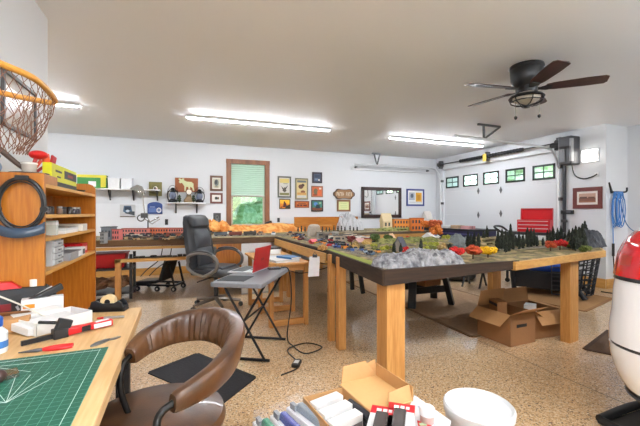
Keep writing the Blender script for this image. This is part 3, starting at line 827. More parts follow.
# backdrop board behind the scenery
a, b_ = PY(294.5, 231, 7.2), PY(358, 231, 7.6)
zt = PY(294.5, 217, 7.2).z
d = (b_-a).length
t_ = thing('backdrop_board', 'wide orange plywood board standing upright on the layout under the posters', 'board', (a.x, a.y, ZT), math.atan2(b_.y-a.y, b_.x-a.x))
mb(oak('X')).lo((0, 0, 0), (d, .02, zt-ZT)).build('panel', parent=t_, bevel=.003)
mb(pine('X')).lo((d*.36, -.012, .1), (d*.55, 0, .125)).build('batten', parent=t_)
rnd = random.Random(9)
for i in range(16):
    px = 296 + i*3.9 + rnd.uniform(-1, 1); p = PZ(px, 231.5 - (px-294)*.012, ZT)
    q = mb(M((56, 54, 50), .7)); h = rnd.uniform(.08, .14)
    q.T = Matrix.Translation((p.x, p.y-.15, ZT))
    q.lathe([(.012, 0), (.016, h*.3), (.02, h*.55), (.01, h*.72)], 8); q.sph((0, 0, h*.84), .016, n=8, m=6)
    tag(q.build('figurine'), 'small dark figurine in the row before the orange plywood board', 'figurine', 'figurines before the board')
q = mb(BLACK); p = PZ(262, 230.5, ZT)
tri = thing('camera_tripod', 'small black bent tripod arm on the layout in front of the window', 'tripod', (p.x, 7.3, ZT))
pz = PY(262, 221, 7.3).z - ZT
mb(BLACK).tube([(-.18, 0, 0), (.02, 0, pz*.75)], .018, 8).tube([(.02, 0, pz*.75), (.12, .02, pz*.7), (.1, 0, pz*.45)], .018, 8).build('arm', parent=tri)
mb(BLACK).box((.02, 0, pz*.85), (.14, .06, .05), 0, 0, -.3).build('head', parent=tri, bevel=.006)
# hanging paper on the rail
p = PZ(306, 262, 0)
hp = thing('hanging_paper', 'white paper pad hanging from a clip on the pine rail', 'paper', (1.36, 3.6, .58), R(-28))
q = mb(M((240, 242, 246), .8)); 
q.loft([[(-.06, -.004, .22), (.055, -.004, .22), (.055, .004, .22), (-.06, .004, .22)], [(-.075, -.02, 0), (.045, -.02, .01), (.045, -.012, .01), (-.075, -.012, 0)]])
q.build('sheets', parent=hp)
mb(M((90, 92, 96), .35, .6)).box((0, -.008, .225), (.05, .02, .03)).tube([(-.02, -.02, .24), (0, -.02, .27), (.02, -.02, .24)], .003, 6).build('clip', parent=hp)

# ================================================================== workbench, left foreground
ZD = 0.75
BY1 = 2.19
wb = thing('workbench', 'pale wooden workbench with a green cutting mat on it, at the left edge', 'workbench', (-.57, .85, 0))
tw = WOOD((206, 162, 106), (236, 202, 150), 'Y', .45, 7)
mb(tw).lo((-.38, -1.3, ZD-.045), (.372, BY1-.85, ZD)).build('top', parent=wb, bevel=.004)
for sx in (-.34, .3):
    for sy in (-1.2, 1.2):
        mb(BLACK).lo((sx-.03, sy-.03, 0), (sx+.03, sy+.03, ZD-.045)).build('leg', parent=wb, bevel=.003)
q = mb(BLACK); q.lo((.28, -1.2, .62), (.32, 1.2, .7)); q.lo((-.36, -1.2, .62), (-.32, 1.2, .7)); q.build('apron', parent=wb)
dc = thing('drawer_cart', 'black metal drawer unit under the workbench edge behind the leather chair', 'drawer unit', (-.51, 1.62, 0))
mb(M((22, 22, 24), .35)).lo((-.2, -.33, .06), (.17, .33, .615)).build('carcass', parent=dc, bevel=.006)
for k in range(4):
    dr = mb(M((34, 34, 37), .3, .3)).lo((.17, -.32, .08+k*.13), (.185, .32, .195+k*.13)).build('drawer', parent=dc, bevel=.004)
    mb(STEEL).tube([(.185, -.08, .14+k*.13), (.205, -.07, .14+k*.13), (.205, .07, .14+k*.13), (.185, .08, .14+k*.13)], .006, 6).build('handle', parent=dr)
for sx in (-.15, .12):
    for sy in (-.28, .28):
        mb(BLACK).cyl((sx, sy-.012, .03), (sx, sy+.012, .03), .03, n=12).build('caster', parent=dc)
# cutting mat
p1 = PZ(108.5, 347.5, ZD)
mw, ml = .60, .90
mm, t, b = newmat('cutting_mat_grid')
b.inputs['Roughness'].default_value = .55
tc = t.nodes.new('ShaderNodeTexCoord'); sx = t.nodes.new('ShaderNodeSeparateXYZ'); t.links.new(tc.outputs['Object'], sx.inputs[0])
def gridline(axis, step, wd):
    a = t.nodes.new('ShaderNodeMath'); a.operation = 'PINGPONG'; a.inputs[1].default_value = step/2
    t.links.new(sx.outputs[axis], a.inputs[0])
    l = t.nodes.new('ShaderNodeMath'); l.operation = 'LESS_THAN'; l.inputs[1].default_value = wd
    t.links.new(a.outputs[0], l.inputs[0]); return l
def mxx(a, b_):
    z = t.nodes.new('ShaderNodeMath'); z.operation = 'MAXIMUM'; t.links.new(a.outputs[0], z.inputs[0]); t.links.new(b_.outputs[0], z.inputs[1]); return z
g = mxx(gridline('X', .0254, .0006), gridline('Y', .0254, .0006))
mx = t.nodes.new('ShaderNodeMix'); mx.data_type = 'RGBA'; mx.inputs['A'].default_value = lin((18, 88, 68)); mx.inputs['B'].default_value = lin((130, 180, 160))
fa = t.nodes.new('ShaderNodeMath'); fa.operation = 'MULTIPLY'; fa.inputs[1].default_value = .7
t.links.new(g.outputs[0], fa.inputs[0]); t.links.new(fa.outputs[0], mx.inputs['Factor'])
t.links.new(mx.outputs['Result'], b.inputs['Base Color'])
cm = thing('cutting_mat', 'green gridded self-healing cutting mat lying on the workbench', 'cutting mat', (p1.x, p1.y, ZD), R(1))
mb(mm).lo((-mw, -ml, 0), (0, 0, .003)).build('mat', parent=cm)
q = mb(M((220, 236, 228), .5))
def mline(a, b_, w=.0013): q.bar((*a, .0032), (*b_, .0032), w, .0008)
mline((-.025, -ml+.02), (-.025, -.02)); mline((-mw+.02, -.025), (-.02, -.025))
for ang in (20, 35, 60, 78):
    mline((-.19, -.36), (-.19-.2*math.cos(R(ang)), -.36+.2*math.sin(R(ang))))
mline((-.19, -.36), (-.1, -.2)); mline((-.19, -.36), (-.19, -.18)); mline((-.19, -.36), (-.14, -.18))
for ang in (-62, -35, -5):
    mline((-.33, -.06), (-.33+.16*math.cos(R(ang)), -.06+.16*math.sin(R(ang))))
q.build('printed_lines', parent=cm, label='white printed measuring lines')
# hand tools
def onb(px, py, z=ZD): return PZ(px, py, z)
RDP = M((206, 28, 30), .35)
a, b_ = onb(21, 347), onb(113, 325)
v = b_-a; ang = math.atan2(v.y, v.x); L = v.length
cl = thing('bar_clamp', 'long bar clamp with a black jaw and a red and white handle on the workbench', 'clamp', (a.x, a.y, ZD), ang)
mb(M((40, 40, 42), .4, .5)).lo((0, -.006, .004), (L*.62, .006, .022)).build('bar', parent=cl)
mb(BLACK).lo((L*.30, -.02, .0), (L*.46, .02, .04)).box((L*.42, .0, .05), (.05, .03, .05), 0, 0, .4).bar((L*.40, .0, .06), (L*.2, .05, .07), .012, .012).build('jaw', parent=cl, bevel=.004, label='black jaw')
mb(RDP).loft([[(L*.44, y*.02, z*.016+.02) for y, z in ((-1,-1),(1,-1),(1,1),(-1,1))], [(L*.7, y*.017, z*.013+.018) for y, z in ((-1,-1),(1,-1),(1,1),(-1,1))], [(L*.98, y*.02, z*.015+.018) for y, z in ((-1,-1),(1,-1),(1,1),(-1,1))]]).build('handle', parent=cl, bevel=.006, label='red plastic handle')
mb(WHITE).lo((L*.74, -.023, .01), (L*.95, -.019, .028)).lo((L*.78, -.009, .031), (L*.94, .008, .035)).build('label_plate', parent=cl, label='white label')
mb(BLACK).lo((L*.6, -.022, .008), (L*.7, .0, .03)).build('trigger', parent=cl)
a = onb(38, 352); 
pl = thing('pliers', 'needle nose pliers with red grips between the clamp and the cutting mat', 'pliers', (a.x, a.y, ZD), R(5)); pl.scale = (.72, .72, .9)
for sg in (-1, 1):
    mb(RDP).tube(bez([(.02, 0, .008), (.05, sg*.014, .008), (.10, sg*.02, .008), (.15, sg*.012, .008)], 5), .0075, 8).build('grip', parent=pl, smooth=True)
    mb(M((90, 90, 94), .35, .8)).tube([(.02, sg*.002, .008), (-.0, sg*.006, .008), (-.08, sg*.0015, .008)], [.006, .007, .002], 6).build('jaw', parent=pl)
a = onb(90, 347.5)
sc = thing('folding_knife', 'grey metal folding scraper lying by the corner of the cutting mat', 'scraper', (a.x, a.y, ZD), R(38))
mb(M((120, 122, 124), .35, .7)).prism([(0,0),(.03,.022),(.07,.026),(.085,.012),(.06,0),(.02,-.008)], 0, .008).build('body', parent=sc, bevel=.002)
mb(M((150, 152, 154), .3, .8)).prism([(.075,.008),(.09,.02),(.12,.02),(.125,.008),(.1,0)], .001, .005).build('blade', parent=sc)
a = onb(97, 319.5)
pe = thing('marking_pen', 'silver pen with a red tip lying before the tape dispenser', 'pen', (a.x, a.y, ZD+.006), R(-8))
mb(M((150, 150, 148), .35, .5)).tube([(.03, 0, 0), (.12, 0, 0)], .006, 8).build('barrel', parent=pe, smooth=True)
mb(RDP).tube([(0, 0, 0), (.03, 0, 0)], [.003, .006], 8).build('cap', parent=pe, smooth=True)
a = onb(109, 310.5)
td = thing('tape_dispenser', 'black desktop tape dispenser with a roll of tape at the far end of the workbench', 'tape dispenser', (a.x, a.y, ZD), R(-14))
q = mb(M((22, 24, 28), .35))
for sy in (-.032, .024):
    q.T = Matrix.Translation((0, sy, 0)) @ Matrix.Rotation(R(90), 4, 'X')
    q.prism([(-.09, 0), (.09, 0), (.078, .045), (.06, .058), (.035, .045), (-.02, .045), (-.05, .062), (-.075, .055)], -.008, 0)
q.T = None; q.lo((-.09, -.032, 0), (.09, .024, .026)); q.build('body', parent=td, bevel=.003)
mb(M((218, 190, 140), .5)).cyl((0, -.02, .05), (0, .014, .05), .036, n=20).build('tape_roll', parent=td, smooth=True)
mb(BLACK).cyl((0, -.022, .05), (0, .016, .05), .014, n=14).build('hub', parent=td)
# white tray box
c = [onb(25, 331.5), onb(34, 337), onb(85, 323), onb(71, 316)]
cen = sum(c, Vector())/4
tb = thing('box', 'open white cardboard tray box with papers on the workbench', 'box', (cen.x, cen.y, ZD), math.atan2((c[2]-c[1]).y, (c[2]-c[1]).x))
lx, ly, h = (c[2]-c[1]).length*.56, .085, .055
WC = M((232, 230, 226), .6)
q = mb(WC); q.lo((-lx, -ly, 0), (lx, ly, .003)); q.lo((-lx, -ly, 0), (lx, -ly+.003, h)); q.lo((-lx, ly-.003, 0), (lx, ly, h)); q.lo((-lx, -ly, 0), (-lx+.003, ly, h)); q.lo((lx-.003, -ly, 0), (lx, ly, h))
q.build('tray', parent=tb)
mb(WC).slab([(-lx, ly, h), (lx*.7, ly, h), (lx*.6, ly+.06, h+.008), (-lx*.9, ly+.06, h+.006)], (0, .002, .002)).build('lid_flap', parent=tb)
pi = tb.matrix_world
def rel(t_, x, y, z):
    a = t_.rotation_euler.z; return (t_.location.x + x*math.cos(a) - y*math.sin(a), t_.location.y + x*math.sin(a) + y*math.cos(a), t_.location.z + z)
o = mb(M((230, 230, 230), .6)).box((0, 0, .02), (.22, .12, .03), .04, .08).build('paper_stack'); o.location = rel(tb, -.03, 0, .005); o.rotation_euler.z = tb.rotation_euler.z
tag(o, 'folded white instruction papers inside the white tray box', 'papers')
o = mb(M((176, 30, 36), .5)).box((0, 0, .008), (.17, .02, .014)).build('marker'); o.location = rel(tb, .09, .06, .005); o.rotation_euler.z = tb.rotation_euler.z
tag(o, 'dark red strip lying along the edge of the white tray box', 'marker')
a = onb(43, 317.5)
bx = thing('box', 'white box with a red band and an orange mark behind the tray box', 'box', (a.x, a.y, ZD), R(15))
mb(WHITE).lo((-.075, -.03, 0), (.075, .03, .085)).build('carton', parent=bx, bevel=.002); bx.scale = (1.1, 1, 1.2)
mb(RDP).lo((-.0755, -.0305, .022), (.0755, .0305, .034)).build('band', parent=bx, label='red printed band')
mb(M((240, 150, 30), .5)).lo((-.068, -.0308, .05), (-.028, -.0300, .066)).build('logo_patch', parent=bx, label='orange printed mark')
a = onb(12, 333)
bx = thing('box', 'small plain brown cardboard box in front of the black tool case', 'box', (a.x-.02, a.y+.04, ZD), R(12))
mb(CARD).lo((-.085, -.05, 0), (.07, .05, .058)).build('carton', parent=bx, bevel=.003)
mb(CARDD).slab([(-.085, .05, .058), (.07, .05, .058), (.06, .02, .075), (-.07, .02, .08)], (0, 0, .002)).build('flap', parent=bx)
a = onb(12, 326)
tc_ = thing('tool_case', 'black and red tool bag with grey straps against the bookshelf side', 'tool bag', (a.x-.06, a.y+.17, ZD), R(17)); tc_.scale = (1, 1, 1.12)
mb(M((34, 34, 36), .6)).loft([[(-.2, -.07, 0), (.17, -.07, 0), (.17, .07, 0), (-.2, .07, 0)], [(-.2, -.075, .07), (.18, -.075, .08), (.18, .06, .08), (-.2, .06, .07)], [(-.2, -.04, .13), (.14, -.03, .13), (.14, .04, .13), (-.2, .04, .13)]]).build('body', parent=tc_, bevel=.006)
mb(RDP).loft([[(-.2, -.045, .13), (.04, -.04, .13), (.04, .04, .13), (-.2, .04, .13)], [(-.2, -.03, .165), (.0, -.02, .16), (.0, .03, .16), (-.2, .03, .165)]]).build('lid', parent=tc_, bevel=.005, label='red lid')
mb(M((200, 200, 198), .5)).bar((.02, -.08, .05), (.16, -.07, .125), .004, .02).build('strap', parent=tc_, label='light grey strap')
mb(M((120, 18, 28), .5)).lo((-.06, -.081, .045), (.0, -.076, .075)).build('badge', parent=tc_, label='dark red badge')
mb(BLACK).bar((.03, -.11, .06), (.2, -.08, .13), .03, .03).build('nozzle', parent=tc_, bevel=.006)
o = thing('jar', 'small white jar with grey bands on top of the tool bag', 'jar', rel(tc_, .09, .01, .1456))
mb(M((228, 226, 220), .5)).lathe([(.03, 0), (.03, .035), (.024, .038)], 16).build('body', parent=o, smooth=True)
mb(M((140, 140, 138), .4)).lathe([(.025, .038), (.025, .048)], 16).build('lid', parent=o)
a = onb(1.5, 352)
bt = thing('glue_bottle', 'white bottle with a blue cap at the left edge of the workbench', 'bottle', (a.x-.018, a.y+.0, ZD))
mb(M((228, 234, 240), .4)).lathe([(.034, 0), (.036, .01), (.036, .075), (.018, .095), (.016, .1)], 20).build('body', parent=bt, smooth=True)
mb(M((30, 96, 190), .4)).lathe([(.022, .098), (.022, .128), (.016, .135), (.004, .137)], 16).build('cap', parent=bt, smooth=True)
mb(M((60, 120, 190), .5)).lathe([(.0368, .02), (.0368, .045)], 20, cap=False).build('label_band', parent=bt, label='blue printed band')
a = onb(1, 385)
rk = thing('rotary_cutter', 'clear acrylic block and dark brown knob on the cutting mat at the left edge', 'tool', (a.x-.03, a.y+.03, ZD+.004), R(25))
mb(GLASS((226, 232, 232), .25)).lo((-.1, -.02, 0), (.06, .04, .012)).build('plate', parent=rk)
mb(M((66, 40, 34), .4)).sph((.01, -.03, .02), .02).build('knob', parent=rk, smooth=True)
cd = mb(M((226, 220, 206), .5)).tube(bez([(-.93, 1.9, 1.02), (-.85, 2.0, .95), (-.72, 2.05, .86), (-.6, 2.0, .8), (-.5, 1.92, ZD+.006)], 8), .004, 6).build('lamp_cord', smooth=True)
tag(cd, 'thin white cord drooping over the tool bag to the workbench', 'cord')

# ================================================================== bookshelf
SX, SY0, SY1, SH = -.65, 2.22, 3.42, 1.47
bs = thing('bookshelf', 'orange oak bookshelf standing end-on behind the workbench', 'bookshelf', (XL, SY0, 0))
dX = SX - XL; LY = SY1 - SY0
OZ = oak('Z')
q = mb(OZ); q.lo((0.002, 0, 0), (dX, .022, 1.475)); q.build('side_panel', parent=bs, bevel=.003)
q = mb(OZ); q.T = Matrix.Translation((0, LY, 0)) @ Matrix.Rotation(R(90), 4, 'X')
q.prism([(0.002, 0), (dX, 0), (dX, 1.47), (dX-.02, 1.497), (dX-.05, 1.508), (0.002, 1.508)], 0, .022); q.build('side_panel', parent=bs)
q = mb(oak('Z')); q.lo((.003, .022, 0), (.012, LY-.022, 1.47)); q.build('back_panel', parent=bs)
sz = [1.423, 1.262, 1.14, .962, .3]
for z in sz:
    mb(WOOD((206, 146, 66), (234, 184, 104), 'Y', .4, 8)).lo((.012, .022, z-.02), (dX-.002, LY-.022, z)).build('shelf', parent=bs, bevel=.002)
def BS(x, y, z): return Vector((XL + x, SY0 + y, z))
def sh_item(name, label, cat, x, y, z, rz=0, grp=None): return thing(name, label, cat, BS(x, y, z), rz, grp)
rnd = random.Random(4)
for i in range(11):
    j = sh_item('glass_jar', 'small dark paint jar in the row on the upper bookshelf board', 'jar', .22+rnd.uniform(-.05, .05), .44+i*.046, sz[1], 0, 'paint jars on the upper board')
    cc = rnd.choice([(70, 62, 58), (110, 104, 100), (60, 50, 60), (120, 96, 80), (44, 44, 48)])
    mb(M(cc, .25)).lathe([(.016, 0), (.017, .005), (.017, .032), (.013, .038)], 12).build('body', parent=j, smooth=True)
    mb(M((150, 150, 150) if i % 2 else (40, 40, 44), .35, .5)).lathe([(.015, .038), (.015, .05)], 12).build('lid', parent=j)
o = sh_item('box', 'white flat box lying on the third bookshelf board', 'box', .2, .55, sz[2]); mb(WHITE).lo((-.12, -.14, 0), (.09, .16, .028)).build('base', parent=o, bevel=.002); mb(M((216, 220, 222), .5)).lo((-.122, -.142, .02), (.092, .162, .034)).build('lid', parent=o)
o = sh_item('box', 'small white box stacked at the end of the flat box on the third board', 'box', .2, .86, sz[2]); mb(M((226, 222, 214), .6)).lo((-.09, -.06, 0), (.1, .07, .05)).build('carton', parent=o, bevel=.002); mb(M((190, 186, 180), .6)).lo((-.05, -.062, .012), (.06, -.0602, .036)).build('label_patch', parent=o)
o = sh_item('box', 'pale grey upright box at the near end of the third bookshelf board', 'box', .22, .3, sz[2]); mb(M((200, 206, 200), .6)).lo((-.05, -.02, 0), (.06, .02, .085)).build('carton', parent=o, bevel=.002); mb(WHITE).lo((-.0505, -.0205, .06), (.0605, .0205, .075)).build('band', parent=o)
o = sh_item('organizer', 'clear plastic organizer with stacked drawers on the lowest visible bookshelf board', 'organizer', .2, .33, sz[3])
mb(M((196, 200, 204), .3)).lo((-.08, -.085, 0), (.07, .085, .15)).build('case', parent=o, bevel=.002)
for k in range(4):
    d_ = mb(M((214, 218, 222), .2)).lo((.07, -.08, .006+k*.036), (.082, .08, .036+k*.036)).build('drawer', parent=o, bevel=.002)
    mb(M((110, 114, 118), .4)).lo((.082, -.08, .034+k*.036), (.0832, .08, .0375+k*.036)).lo((.082, -.02, .016+k*.036), (.09, .02, .022+k*.036)).build('handle', parent=d_)
for i in range(7):
    cc = [(200, 196, 200), (90, 70, 80), (170, 160, 160), (60, 60, 66), (206, 206, 210), (130, 60, 66), (150, 150, 156)][i]
    o = sh_item('paint_bottle', ['white', 'plum', 'pale', 'black', 'silver', 'dark red', 'grey'][i] + ' paint bottle behind the grey box on the lowest visible board', 'bottle', .17 - (i % 2)*.05, .5+i*.05, sz[3], 0, 'paint bottles on the lowest board')
    mb(M(cc, .3)).lathe([(.018, 0), (.019, .005), (.019, .07), (.01, .085), (.01, .095)], 12).build('body', parent=o, smooth=True)
    mb(M((40, 40, 44), .4)).lathe([(.012, .09), (.011, .115), (.004, .125)], 10).build('cap', parent=o)
o = sh_item('box', 'low grey and white box at the front of the lowest visible bookshelf board', 'box', .25, .62, sz[3]); mb(M((150, 150, 154), .5)).lo((-.06, -.13, 0), (.05, .14, .05)).build('carton', parent=o, bevel=.002); mb(WHITE).lo((-.0605, .06, .008), (.0515, .1405, .044)).build('label_patch', parent=o, label='white label')
o = sh_item('box', 'white box with a photo print beside the red box on the bookshelf', 'box', .245, .85, sz[3]); mb(WHITE).lo((-.06, -.04, 0), (.05, .04, .06)).build('carton', parent=o, bevel=.002); mb(M((90, 92, 96), .5)).lo((.05, -.03, .01), (.0515, .03, .045)).build('printed_panel', parent=o)
o = sh_item('box', 'bright red box at the far end of the lowest visible bookshelf board', 'box', .2, 1.02, sz[3]); mb(M((196, 20, 28), .4)).lo((-.08, -.1, 0), (.07, .06, .075)).build('carton', parent=o, bevel=.002); mb(M((240, 200, 200), .5)).lo((.07, -.05, .02), (.0715, .03, .05)).build('label_patch', parent=o, label='pale label')
# on top
o = sh_item('box', 'yellow and black model kit box on top of the bookshelf', 'box', .262, .44, sz[0], R(1))
mb(M((218, 216, 28), .45)).lo((-.022, -.27, 0), (.022, .28, .13)).build('carton', parent=o, bevel=.003)
q = mb(M((34, 34, 40), .4)); q.lo((.022, -.265, .004), (.0235, .275, .03)); q.lo((.022, -.02, .06), (.0235, .27, .11)); q.lo((.022, -.2, .085), (.0235, -.08, .097)); q.lo((.022, -.17, .055), (.0235, -.1, .063)); q.build('printed_panel', parent=o, label='black printed panels')
mb(M((150, 40, 40), .4)).lo((.0225, .05, .075), (.0242, .17, .092)).build('logo_patch', parent=o, label='dark red printed patch')
o = sh_item('tray', 'dark brown shallow tray at the far end of the bookshelf top', 'tray', .22, .87, sz[0]); mb(M((60, 44, 34), .5)).lathe([(.07, 0), (.085, .016), (.08, .016), (.066, .005)], 20).build('body', parent=o); mb(M((110, 60, 30), .5)).lo((-.04, -.015, .006), (.04, .015, .016)).build('insert', parent=o)
o = sh_item('plate', 'dark grey round plate under the tool cup on the bookshelf top', 'plate', .2, .13, sz[0]+.052)
mb(M((60, 64, 66), .35)).lathe([(.06, 0), (.088, .006), (.088, .009), (.06, .004)], 24).build('dish', parent=o); mb(WHITE).lathe([(.075, .007), (.0885, .0095)], 24, cap=False).build('rim', parent=o)
pl_ = o
o = sh_item('box', 'flat tan wooden block carrying the plate on the bookshelf top', 'block', .2, .13, sz[0]); mb(oak('X')).lo((-.1, -.1, 0), (.1, .1, .05)).build('block', parent=o, bevel=.003)
o.name = 'wooden_block'
o = sh_item('tool_cup', 'clear glass cup full of tools on the bookshelf top', 'cup', .2, .13, sz[0]+.058); mb(M((196, 186, 176), .2)).lathe([(.03, 0), (.036, .06), (.033, .06), (.028, .004)], 18).build('body', parent=o, smooth=True)
mb(M((230, 228, 222), .3)).lathe([(.0365, .05), (.037, .058)], 18, cap=False).build('rim', parent=o)
def held(name, label, cat, pts, r, col, flat=1):
    o = thing(name, label, cat, BS(.2, .13, sz[0]+.066)); q = mb(M(col, .45)); q.tube(pts, r, 8, False, flat); q.build('handle', parent=o, smooth=True); return o
o = held('hammer', 'dark wooden handled tool leaning out of the glass cup', 'tool', [(.0, 0, 0), (-.06, .0, .05), (-.13, .0, .12)], [.012, .013, .015], (70, 48, 34)); mb(M((60, 56, 54), .4)).sph((-.0, 0, .01), .016).build('ferrule', parent=o)
o = held('brush', 'red domed brush in the glass cup', 'brush', [(.0, .015, 0), (.02, .03, .08)], .01, (190, 30, 30)); mb(M((214, 26, 26), .4)).sph((.03, .035, .1), .045, (1, 1, .55)).build('head', parent=o, smooth=True)
o = held('scraper', 'orange bladed spreader in the glass cup', 'tool', [(.01, .0, 0), (.04, .04, .07)], .009, (200, 60, 30)); mb(M((232, 92, 30), .4)).box((.055, .07, .075), (.012, .055, .075), R(-15), .2).build('blade', parent=o, bevel=.004, label='orange blade')
o = held('scraper', 'dark red spreader sticking out to the right of the glass cup', 'tool', [(.02, .02, 0), (.06, .08, .06)], .008, (140, 24, 26)); mb(M((168, 24, 28), .4)).box((.075, .11, .075), (.012, .04, .07), R(-15), -.3).build('blade', parent=o, bevel=.004)
o = sh_item('pliers', 'grey blue handled pliers standing upright on the bookshelf end', 'pliers', .09, .06, 1.475)
for sg in (-1, 1): mb(M((120, 136, 156), .4)).tube(bez([(sg*.004, 0, 0.0), (sg*.014, 0, .03), (sg*.003, 0, .055), (-sg*.012, 0, .09)], 5), .006, 7).build('handle', parent=o, smooth=True)
# magnifier visor hanging on the side
mv = thing('magnifier_visor', 'black headband magnifier with a clear blue lens hung on the end of the bookshelf', 'magnifier', (XL+.225, SY0-.035, 1.31))
cpx = PY(21, 203, SY0-.035)
mv.location = (cpx.x, SY0-.012, cpx.z)
k_ = (PY(48, 203, SY0).x - PY(0, 203, SY0).x)/2
q = mb(M((20, 20, 22), .4)); ring = [(k_*.97*math.cos(a), -.02-.0*math.sin(a), .128*math.sin(a)-.005) for a in [2*math.pi*i/40 for i in range(40)]]
q.tube(ring, .0095, 8, True); q.build('headband', parent=mv, smooth=True)
q = mb(M((40, 42, 46), .35)); ring2 = [(k_*.86*math.cos(a), -.02, .112*math.sin(a)-.006) for a in [2*math.pi*i/40 for i in range(40)]]; q.tube(ring2, .004, 6, True); q.build('sweatband', parent=mv, smooth=True)
q = mb(M((58, 74, 92), .15)); xs = [-k_*1.0 + i*k_*2.0/14 for i in range(15)]
q.loft([[(x, -.02-.03*(1-(x/k_)**2), -.075-.05*math.sqrt(max(0, 1-(x/k_)**2*.9))), (x, -.025-.035*(1-(x/k_)**2), -.172+.02*(x/k_)**2)] for x in xs], closed=False, cap=False)
l_ = q.build('visor', parent=mv, smooth=True, label='blue grey lens visor'); sm = l_.modifiers.new('t', 'SOLIDIFY'); sm.thickness = .003
mb(BLACK).lo((-.025, -.03, .112), (.03, -.012, .138)).build('buckle', parent=mv, bevel=.003)
for sg in (-1, 1): mb(BLACK).cyl((sg*k_*.97, -.035, -.03), (sg*k_*.97, -.01, -.03), .016, n=14).build('knob', parent=mv)
mb(STEEL).tube([(0, 0, .115), (0, -.02, .118), (0, -.022, .128)], .003, 6).build('hook', parent=mv)

# hoop net and picture on the left wall
zr = 1.27 + .57
net = thing('hoop_net', 'tan wooden hoop with a brown knotted mesh net jutting from the left wall', 'net', (XL, 1.75, zr))
ctl = [(-.93, 1.55), (-.72, 1.56), (-.643, 1.70), (-.578, 1.835), (-.575, 2.02), (-.603, 2.205), (-.68, 2.19), (-.792, 2.115), (-.93, 1.95)]
ctl3 = [(x - XL, y - 1.75, 0) for x, y in ctl]
hp_ = bez(ctl3, 7)
mb(WOOD((196, 130, 46), (226, 170, 84), 'Y', .4, 10)).tube(hp_, .0135, 10).build('hoop', parent=net, smooth=True)
q = mb(M((124, 84, 64), .8)); cx_ = sum(p.x for p in hp_)/len(hp_); cy_ = sum(p.y for p in hp_)/len(hp_)
rings = []
for i in range(10):
    t_ = i/9; k = 1 - .6*t_**1.5
    rings.append([(cx_ + (p.x-cx_)*k + .02*noise.noise(Vector((p.x*9, p.y*9, t_*5))), cy_ + (p.y-cy_)*k - .02*t_ + .02*noise.noise(Vector((p.x*9, p.y*9, t_*5+9))), -.30*t_ - .004) for p in hp_])
q.loft(rings, closed=False, cap=False)
q.v = []; q.f = []; q.fm = []
nn = len(rings[0])
for i in range(len(rings)-1):
    for k in range(0, nn, 2):
        o1 = (i % 2); a = Vector(rings[i][(k+o1) % nn])
        for dk in (-1, 1): q.tube([a, Vector(rings[i+1][(k+o1+dk) % nn])], .0016, 3)
me_ = q.build('net_bag', parent=net, label='brown knotted mesh')
pz0, pz1 = 1.27+.505, 1.27+.838
fr = thing('framed_picture', 'dark framed glazed picture on the left wall behind the hoop net', 'picture', (XL, 2.8, (pz0+pz1)/2))
hh = (pz1-pz0)/2
q = mb(M((70, 70, 72), .4)); w_ = .25
q.lo((0, -w_, -hh), (.02, w_, -hh+.022)); q.lo((0, -w_, hh-.022), (.02, w_, hh)); q.lo((0, -w_, -hh), (.02, -w_+.022, hh)); q.lo((0, w_-.022, -hh), (.02, w_, hh)); q.build('frame', parent=fr, bevel=.002)
mb(M((176, 168, 160), .2, 0, .35, 14)).lo((0.001, -w_+.02, -hh+.02), (.008, w_-.02, hh-.02)).build('print', parent=fr)
mb(M((226, 226, 224), .3)).lo((.008, -w_+.05, .02), (.009, w_-.06, .08)).build('pale_band', parent=fr)

# ================================================================== brown leather chair
lc = thing('leather_chair', 'brown leather barrel chair with a curved pleated back pulled up to the workbench', 'chair', (-.02, 1.36, 0), 0)
LEA, t, b = newmat('brown_leather')
b.inputs['Roughness'].default_value = .34; b.inputs['Coat Weight'].default_value = .15
tc = t.nodes.new('ShaderNodeTexCoord'); n = t.nodes.new('ShaderNodeTexNoise'); n.inputs['Scale'].default_value = 7; n.inputs['Detail'].default_value = 5
t.links.new(tc.outputs['Object'], n.inputs['Vector']); cr = t.nodes.new('ShaderNodeValToRGB')
cr.color_ramp.elements[0].position = .3; cr.color_ramp.elements[0].color = lin((54, 32, 17)); cr.color_ramp.elements[1].position = .7; cr.color_ramp.elements[1].color = lin((96, 62, 34))
t.links.new(n.outputs['Fac'], cr.inputs['Fac']); t.links.new(cr.outputs['Color'], b.inputs['Base Color'])
n2 = t.nodes.new('ShaderNodeTexNoise'); n2.inputs['Scale'].default_value = 120; t.links.new(tc.outputs['Object'], n2.inputs['Vector'])
bp = t.nodes.new('ShaderNodeBump'); bp.inputs['Strength'].default_value = .12; bp.inputs['Distance'].default_value = .003
t.links.new(n2.outputs['Fac'], bp.inputs['Height']); t.links.new(bp.outputs['Normal'], b.inputs['Normal'])
q = mb(LEA); q.lathe([(.02, .455), (.2, .46), (.236, .48), (.246, .51), (.236, .535), (.19, .548), (.1, .55), (.0, .55)], 40, (-.06, .07, 0)); q.build('seat', parent=lc, smooth=True)
path = bez([(-.155, .135, .735), (-.10, .215, .76), (0, .255, .785), (.115, .225, .80), (.19, .12, .805), (.207, -.01, .80), (.175, -.15, .79), (.105, -.245, .77), (0, -.30, .745)], 10)
N = len(path); rings = []
